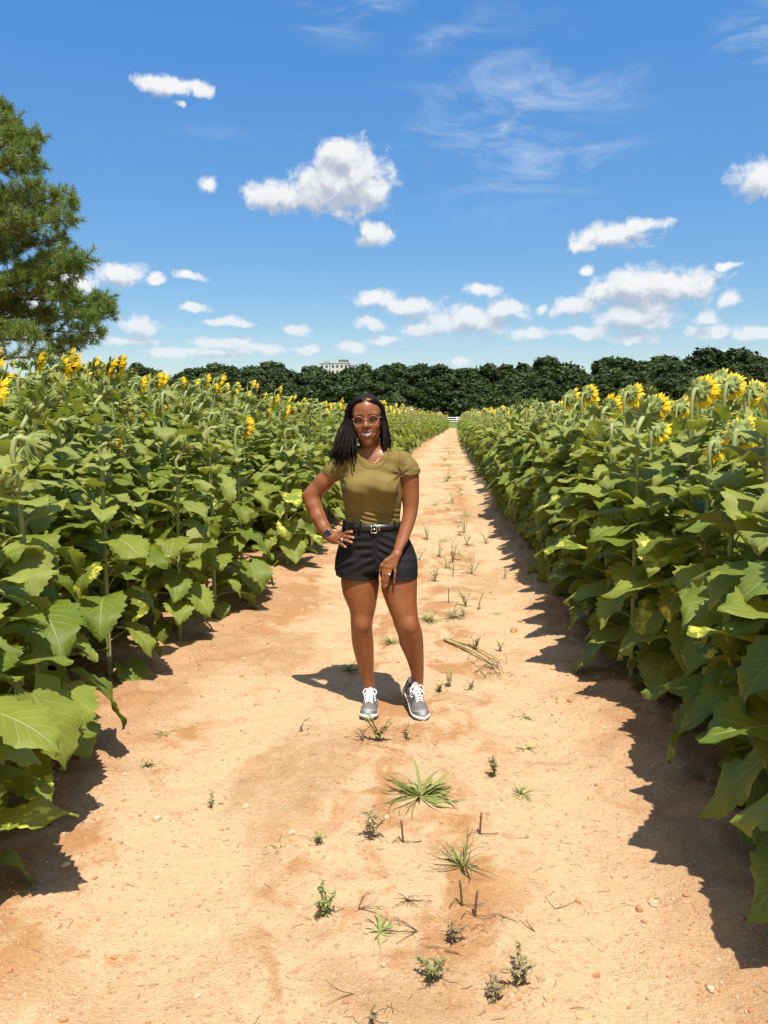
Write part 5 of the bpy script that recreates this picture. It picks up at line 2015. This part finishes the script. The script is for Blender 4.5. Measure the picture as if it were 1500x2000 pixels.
def build_woman():
    rng = np.random.default_rng(4)
    t = empty("person", (float(B(740, 1400)[0]), 4.0, 0.0))
    inv = Matrix.Translation(t.location).inverted()
    made = []
    skin = col_mat("skin", .42, .42, 900, .0004)
    lo = np.minimum(B(588, 1375), B(832, 770)) - [.03, .30, .0]
    hi = np.maximum(B(588, 760), B(832, 1375)) + [.03, .26, .02]
    lo[1], hi[1] = 3.80, 4.20
    S = SDF(lo, hi, .0036)
    build_body_field(S)
    build_head_field(S)
    made.append(sdf_object(S, "body", skin, None, skin_colours))

    # T-shirt
    cloth = col_mat("olive_cotton", .85, .15, 700, .0006, .0)
    a, b = at(612, 1040, YB), at(830, 868, YB)
    S = SDF((a[0], 3.82, a[2] - .01), (b[0], 4.20, b[2] + .01), .0036)
    S.loft(TORSO, .02)
    S.cone(B(702, 896, 4.04), B(752, 894, 4.04), .060, .060, .03)
    S.cone(B(670, 902, 4.04), B(702, 894, 4.04), .052, .057, .03)
    S.cone(B(752, 894, 4.04), B(787, 901, 4.04), .055, .047, .02)
    for px in (698, 752):                                                 # bust
        S.ell(B(px, 953, 3.930), (.064, .062, .060), .035)
    S.ell(B(725, 945, 3.93), (.075, .040, .045), .04)
    # the sleeves, cut square at their hems and then joined on
    T = S.F
    S.F = np.full_like(T, .25)
    S.loft(ARM_L[1:], .02, grow=.0065)
    S.chain([B(786, 899, 4.037), B(797, 914, 4.036), B(800.5, 945, 4.036)], [.049, .050, .049], .02)
    S.chain([B(670, 903, 4.04), B(652, 920, 4.05), B(632, 942, 4.058), B(618, 958, 4.06)], [.052, .051, .0495, .049], .02)
    p, q = B(779, 933.5, 4.0), B(819, 925.5, 4.0)
    S.cut(p, ((q - p)[2], 0, -(q - p)[0]), (B(745, 900)[0], 3.8, p[2] - .7), (q[0] + .1, 4.25, p[2] + .06))
    p, q = B(622, 915, 4.0), B(651, 938, 4.0)
    S.cut(p, (-(p - q)[2], 0, (p - q)[0]), (a[0], 3.8, p[2] - .7), (B(690, 900)[0], 4.25, p[2] + .08))
    A_ = S.F
    S.F = T
    S.blend((slice(None),) * 3, A_, .012, 'add')
    S.cone(B(728, 872, 4.06), B(731, 889, 3.950), .056, .050, .004, 'sub')
    S.cone(B(728, 852, 4.06), B(728, 874, 4.05), .060, .057, .004, 'sub')
    zc = B(720, 1003)[2]
    zb = B(720, 952)[2]
    xm = B(728, 950)[0]

    def folds(x, y, z):
        fr = np.clip((4.03 - y) / .06, 0, 1)
        w = np.exp(-((z - zc) / .030) ** 2) * fr
        g = (z - zc) + .33 * (x - xm) + .010 * np.sin(x * 37)
        f = -.0058 * w * np.sin(g * 235 + 3 * np.sin(x * 15))
        # creases running in from the armpits and across the chest
        for (px, py, sx, dirx) in ((785, 925, .06, 1), (664, 930, .06, -1)):
            c = B(px, py)
            r = np.hypot(x - c[0], z - c[2])
            an = np.arctan2(z - c[2], (x - c[0]) * -dirx)
            f = f + .0045 * np.exp(-(r / sx) ** 2) * np.sin(an * 7 + 1.3) * fr * np.clip(r / .02, 0, 1)
        f = f + .0018 * np.sin(x * 60 + z * 40) * np.sin(z * 75 - x * 25) * fr
        # sleeve seams
        return f
    S.warp(folds)

    def shirt_col(V):
        C = np.tile(np.array([.185, .134, .040]), (len(V), 1))
        n = vnoise(V[:, 0] * 25, V[:, 2] * 25 + V[:, 1] * 9, 6)
        C *= (.93 + .14 * n)[:, None]
        def line(d, w, k):
            m = np.exp(-(d / w) ** 2)[:, None] * k
            C[:] = C * (1 - m)
        # neckband seam, sleeve hems, shoulder seam
        c1 = B(729, 880, 3.99)
        r = np.hypot((V[:, 0] - c1[0]) / 1.0, (V[:, 2] - c1[2]) / 1.12)
        line(np.where(V[:, 1] < 4.06, r - .0835, 1), .0022, .55)
        p, q = B(779, 927.5, 4.0), B(819, 919.5, 4.0)
        n_ = np.array([-(q - p)[2], 0, (q - p)[0]])
        n_ /= np.linalg.norm(n_)
        line(np.where(V[:, 0] > p[0] - .01, (V - p) @ n_, 1), .0018, .45)
        p, q = B(627, 912, 4.0), B(655, 934, 4.0)
        n_ = np.array([-(q - p)[2], 0, (q - p)[0]])
        n_ /= np.linalg.norm(n_)
        line(np.where(V[:, 0] < q[0] + .01, (V - p) @ n_, 1), .0018, .45)
        p, q = B(778, 878, 4.0), B(784, 930, 4.0)
        n_ = np.array([-(q - p)[2], 0, (q - p)[0]])
        n_ /= np.linalg.norm(n_)
        line(np.where((V[:, 2] > q[2]), (V - p) @ n_, 1), .0018, .35)
        return np.hstack([C, np.ones((len(V), 1))])
    made.append(sdf_object(S, "shirt", cloth, None, shirt_col))

    # shorts with their waistband, belt, loops, buckle
    denim = col_mat("black_denim", .75, .2, 900, .0006, 0)
    a, b = at(648, 1150, YB), at(826, 1012, YB)
    S = SDF((a[0], 3.80, a[2] - .01), (b[0], 4.22, b[2] + .01), .0036)
    S.loft(HIPS, .02, grow=.006)
    S.loft(SH_R, .025, grow=.004)
    S.loft(SH_L, .005, grow=.003)
    S.cut(B(720, 1018.5, 4.03), (0, 0, 1))
    p, q = B(657, 1130, 3.92), B(741, 1137, 3.92)
    S.cut(p, ((q - p)[2], 0, -(q - p)[0]), (a[0], 3.8, a[2] - .01), (B(742.5, 1130)[0], 4.25, a[2] + .08))
    p, q = B(741, 1130, 3.885), B(815, 1135.5, 3.885)
    S.cut(p, ((q - p)[2], 0, -(q - p)[0]), (B(742.5, 1130)[0], 3.8, a[2] - .01), (b[0], 4.25, a[2] + .08))
    c0 = B(733, 1062, 3.92)

    def creases(x, y, z):
        fr = np.clip((4.02 - y) / .05, 0, 1)
        dx, dz = x - c0[0], z - c0[2]
        f = .0040 * fr * np.sin((dz + .28 * np.abs(dx)) * 150 + 4 * np.sin(dx * 11)) * np.exp(-((dz + .02) / .07) ** 2) * np.clip(np.abs(dx) / .03, 0, 1)
        f = f + .0042 * fr * np.sin((dz - .55 * dx) * 120 + 1) * np.exp(-((dz + .10) / .05) ** 2) * (dx < 0)
        f = f + .0016 * np.exp(-(dx / .0025) ** 2) * fr * (dz < .07)
        return f
    S.warp(creases)

    def short_col(V):
        C = np.tile(np.array([.0105, .0100, .0110]), (len(V), 1))
        n = vnoise(V[:, 0] * 60, V[:, 2] * 60, 8)
        C *= (.8 + .5 * n)[:, None]
        for (pa, pb, x0, x1) in (((657, 1125.5), (741, 1132.5), -9, 742), ((741, 1125.5), (815, 1131), 742, 999)):
            p, q = B(*pa, 3.92), B(*pb, 3.92)
            n_ = np.array([-(q - p)[2], 0, (q - p)[0]])
            n_ /= np.linalg.norm(n_)
            xl, xr = B(x0, 1130)[0], B(x1, 1130)[0]
            m = (np.exp(-(((V - p) @ n_) / .0014) ** 2) * (V[:, 0] > xl) * (V[:, 0] <= xr))[:, None] * .6
            C[:] = C * (1 - m) + np.array([.06, .055, .05]) * m
        p, q = B(664, 1075, 3.92), B(690, 1048, 3.92)
        return np.hstack([C, np.ones((len(V), 1))])
    shorts = sdf_object(S, "shorts", denim, None, short_col)
    made.append(shorts)

    leather = plain("black_leather", (.012, .011, .011), .35, .5)
    silver = plain("silver", (.75, .73, .70), .22, .5, 1.0)
    HS = np.array(sorted(HIPS))

    def waist(phi, z, grow):
        """point on the hips' outline at height z, phi = 0 at the front"""
        cx, cy, rx, ry = [np.interp(z, HS[:, 0], HS[:, k]) for k in (1, 2, 3, 4)]
        return np.array([cx + (rx + grow) * math.sin(phi), cy - (ry + grow) * math.cos(phi), z])

    def strap(z0, z1, g0, g1, n=72, ph0=-math.pi, ph1=math.pi, col=None):
        mb = MB()
        ph = np.linspace(ph0, ph1, n)
        V = []
        for p in ph:
            V += [waist(p, z0, g0), waist(p, z0, g1), waist(p, z1, g1), waist(p, z1, g0)]
        V = np.array(V)
        F = []
        for i in range(n - 1):
            for j in range(4):
                F.append((i * 4 + j, i * 4 + (j + 1) % 4, i * 4 + 4 + (j + 1) % 4, i * 4 + 4 + j))
        mb.add(V, [np.array(F), np.array([(0, 1, 2, 3), (4 * n - 1, 4 * n - 2, 4 * n - 3, 4 * n - 4)])], 0, None, col)
        return mb
    zt, zb2 = B(730, 1024.5, 3.93)[2], B(730, 1037.5, 3.93)[2]
    made.append(strap(zb2, zt, .004, .0095).build("belt", leather))
    belt = made[-1]
    wb0, wb1 = B(730, 1041.0, 3.93)[2], B(730, 1018.5, 3.93)[2]
    for px in (704, 768, 667):
        cx, rx = np.interp(zt, HS[:, 0], HS[:, 1]), np.interp(zt, HS[:, 0], HS[:, 3])
        ph = math.asin(np.clip((B(px, 1030, 3.94)[0] - cx) / rx, -.97, .97))
        o = strap(wb0 - .002, wb1, .0035, .0125, 5, ph - .05, ph + .05, (.013, .012, .013, 1)).build("belt_loop", denim)
        o.parent = shorts
    mb = MB()
    for (x0, y0, x1, y1) in ((725.5, 1026, 725.5, 1041), (725.5, 1041, 736, 1041), (736, 1041, 736, 1026), (736, 1026, 725.5, 1026), (727, 1034, 733, 1034)):
        A_, B_ = B(x0, y0, 3.913), B(x1, y1, 3.913)
        tube(mb, np.linspace(A_, B_, 4), .0030, 6)
    bk = mb.build("buckle", silver)
    bk.parent = belt
    mb = MB()
    tube(mb, np.linspace(B(741, 1025.5, 3.915), B(741, 1038, 3.915), 4), .0036, 6)
    lp = mb.build("keeper", silver)
    lp.parent = belt

    # shoes
    mats = dict(upper=col_mat("shoe_upper", .75, .15, 1200, .0006), white=plain("midsole_white", (.74, .73, .70), .6, .3, var=.08), black=plain("outsole_black", (.02, .02, .02), .7),
                lace=plain("lace_white", (.80, .79, .77), .7, .2), tongue=plain("tongue_grey", (.33, .32, .31), .5, .5, var=.2, scale=300), dark=plain("emblem_dark", (.05, .05, .055), .5, .5))
    ga = on_ground(718, 1408)
    toe = np.array([ga[0], ga[1], 0])
    yaw = math.radians(180 + 1.5)
    Rm = Matrix.Rotation(yaw, 4, 'Z')
    off = Rm @ Vector((0, .198, 0))
    gz = float(ground_z(toe[0], toe[1] + .1)) + .001
    made.append(build_shoe(None, Matrix.Translation(Vector((toe[0] - off.x, toe[1] - off.y, gz))) @ Rm, mats, 1))
    gb = on_ground(827, 1407)
    yaw = math.radians(180 + 22)
    Rm = Matrix.Rotation(yaw, 4, 'Z') @ Matrix.Rotation(math.radians(-20), 4, 'X')
    ball = Rm @ Vector((0, .15, 0))
    gz = float(ground_z(gb[0], gb[1] + .05)) + .002
    Rz = Matrix.Rotation(yaw, 4, 'Z') @ Vector((0, .198 - .15, 0))
    made.append(build_shoe(None, Matrix.Translation(Vector((gb[0] - Rz.x - ball.x, gb[1] - Rz.y - ball.y, gz - ball.z))) @ Rm, mats, -1))

    # hair: a scalp cap and locs
    hm = col_mat("black_hair", .75, .18, 600, .002)
    S = SDF(HP(-.13, -.15, -.10) - [0, .3, 0], HP(.13, .14, .16) + [0, .3, 0], .004)
    S.ell(HP(0, -.010, .033), (.081, .103, .102), 0)
    S.ell(HP(0, .108, -.020), (.0665, .084, .096), .012, 'sub')
    S.cut(HP(0, 0, -.05), (0, -.3, -1))
    S.warp(lambda x, y, z: .0013 * np.sin(x * 420 + 6 * np.sin(z * 25)) * np.sin(z * 50 + y * 90))

    def hair_col(V):
        C = np.tile(np.array([.012, .010, .0095]), (len(V), 1))
        return np.hstack([C, np.ones((len(V), 1))])
    hair = sdf_object(S, "hair", hm, None, hair_col)
    made.append(hair)
    mb = MB()
    for pts in hair_paths(rng):
        P = bez(pts, 34)
        P += np.cumsum(rng.normal(size=P.shape) * .0009, 0)
        s = np.linspace(0, 1, 34)
        r = rng.uniform(.0029, .0044) * (1 + .17 * np.sin(s * 60 + rng.uniform(0, 6)) + .10 * rng.normal(size=34)) * np.interp(s, [0, .1, .9, 1], [.6, 1, 1, .6])
        k = rng.uniform(.6, 1.5)
        tube(mb, P, r, 6, col=(.008 * k, .006 * k, .0055 * k, 1))
    lc = mb.build("locs", hm)
    lc.parent = hair

    # round pale-pink glasses
    gm = plain("clear_pink_frame", (.50, .25, .17), .25, .6)
    mb = MB()
    for s in (-1, 1):
        a = np.linspace(0, 2 * math.pi, 33)
        P = np.array([HP(s * .0378 + .0262 * math.cos(q), .094 - .010 * (math.cos(q) * s) ** 2 * (math.cos(q) * s > 0), -.004 + .0238 * math.sin(q)) for q in a])
        tube(mb, P, .0011, 6, cap=False)
        tube(mb, bez([HP(s * .0632, .084, .006), HP(s * .0705, .070, .008), HP(s * .076, .03, .006), HP(s * .077, -.005, .0)], 8), .0017, 5)
    tube(mb, bez([HP(-.012, .097, .001), HP(0, .1035, .004), HP(.012, .097, .001)], 7), .0019, 6)
    fr = mb.build("glasses", gm)
    made.append(fr)

    def lens(g):
        tr = g.n('ShaderNodeBsdfTransparent')
        tr.inputs[0].default_value = (.80, .74, .70, 1)
        gl = g.n('ShaderNodeBsdfGlossy')
        gl.inputs['Roughness'].default_value = .03
        mx = g.n('ShaderNodeMixShader')
        mx.inputs[0].default_value = .02
        g.t.links.new(tr.outputs[0], mx.inputs[1])
        g.t.links.new(gl.outputs[0], mx.inputs[2])
        return mx.outputs[0]
    lm = material("lens", lens)
    for s in (-1, 1):
        mb = MB()
        a = np.linspace(0, 2 * math.pi, 24, endpoint=False)
        P = np.array([HP(s * .0378, .0955, -.004)] + [HP(s * .0378 + .0255 * math.cos(q), .094 - .010 * (math.cos(q) * s) ** 2 * (math.cos(q) * s > 0), -.004 + .0230 * math.sin(q)) for q in a])
        mb.add(P, np.array([(0, 1 + i, 1 + (i + 1) % 24) for i in range(24)]))
        o = mb.build("lens", lm)
        o.parent = fr

    # watch, rings, earring, necklace
    band = plain("watch_band", (.035, .018, .014), .6, .4)
    case = plain("watch_case", (.78, .62, .52), .25, .5, .9)
    glass = plain("watch_screen", (.008, .009, .012), .08, .6)
    wc = B(642, 1044.5, 3.990)
    ax = B(648, 1052, 3.982) - B(632, 1030, 4.005)
    ax /= np.linalg.norm(ax)
    nrm = np.array([.10, -1.0, .25])
    nrm -= (nrm @ ax) * ax
    nrm /= np.linalg.norm(nrm)
    sd = np.cross(ax, nrm)
    R3 = np.stack([sd, ax, nrm], 1)
    mb = MB()
    ph = np.linspace(0, 2 * math.pi, 41)
    rows = []
    for (h, r) in ((-.011, .0262), (-.010, .0285), (.010, .0280), (.011, .0255)):
        rows.append(np.stack([np.cos(ph[:-1]) * r, np.full(40, h), np.sin(ph[:-1]) * r], -1))
    V = np.concatenate(rows) @ R3.T + wc
    mb.add(V, grid_faces(4, 40, True))
    wt_ = mb.build("watch", band)
    made.append(wt_)

    def rounded(w, h, d, r, z0):
        mb_ = MB()
        pts = []
        for (cx, cy, a0) in ((w - r, h - r, 0), (-w + r, h - r, 90), (-w + r, -h + r, 180), (w - r, -h + r, 270)):
            for q in np.linspace(0, 90, 6):
                pts.append((cx + r * math.cos(math.radians(a0 + q)), cy + r * math.sin(math.radians(a0 + q))))
        pts = np.array(pts)
        n = len(pts)
        V = np.vstack([np.hstack([pts * s, np.full((n, 1), z)]) for s, z in ((.9, z0), (1, z0 + d * .3), (1, z0 + d * .7), (.9, z0 + d))] + [[[0, 0, z0 + d]]]) @ R3.T + wc
        i = np.arange(n)
        mb_.add(V, [grid_faces(4, n, True), np.stack([3 * n + i, 3 * n + (i + 1) % n, np.full(n, 4 * n)], 1)])
        return mb_
    o = rounded(.0185, .0215, .011, .008, .0225).build("watch_case", case)
    o.parent = wt_
    o = rounded(.0160, .0190, .0015, .006, .0328).build("watch_screen", glass)
    o.parent = wt_

    def ring_at(c, axis, r, w, mat, nm):
        axis = axis / np.linalg.norm(axis)
        u = np.cross(axis, [0.2, .1, 1.0])
        u /= np.linalg.norm(u)
        v = np.cross(axis, u)
        a = np.linspace(0, 2 * math.pi, 25)
        m_ = MB()
        tube(m_, np.array([c + r * (math.cos(q) * u + math.sin(q) * v) for q in a]), w, 6, cap=False)
        return m_
    white = plain("white_ring", (.82, .80, .78), .35, .5)
    f = HAND_R['fingers'][2]
    c = B(f[0][0] + 2.4, f[0][1] + .4, f[0][2] - .006)
    made.append(ring_at(c, B(*f[1]) - B(*f[0]), .0098, .0022, white, "ring").build("ring", white))
    f = HAND_L['fingers'][2]
    c = B(*f[1]) + [0, 0, .001]
    rg = ring_at(c, B(*f[1]) - B(*f[0]), .0090, .0016, silver, "ring").build("ring", silver)
    st = stone_mb(np.random.default_rng(3), .0050, .7)
    sv, sf, sm, sa, sc = st.arrays()
    st2 = MB()
    st2.add(sv + c + [0, -.010, 0], sf)
    o = st2.build("ring_stone", plain("ring_gem", (.85, .85, .86), .1, .8))
    o.parent = rg
    made.append(rg)
    mb = MB()
    tube(mb, [HP(.0775, .012, -.040), HP(.0775, .013, -.043), HP(.0775, .014, -.046)], [.001, .003, .001], 6)
    made.append(mb.build("earring", silver))
    mb = MB()
    tube(mb, bez([B(707, 884, 4.0), B(717, 897, 3.968), B(732, 903.5, 3.952), B(742, 893, 3.975), B(747, 882, 4.01)], 16), .0006, 5)
    made.append(mb.build("necklace", plain("gold", (.75, .55, .30), .25, .5, 1.0)))
    for o in made:
        mw = o.matrix_world.copy() if o.name.startswith('shoe') else None
        o.parent = t
        o.matrix_parent_inverse = inv
    tag(t, "smiling woman with black locs, round glasses, olive T-shirt and black shorts on the path", "person")


build_woman()
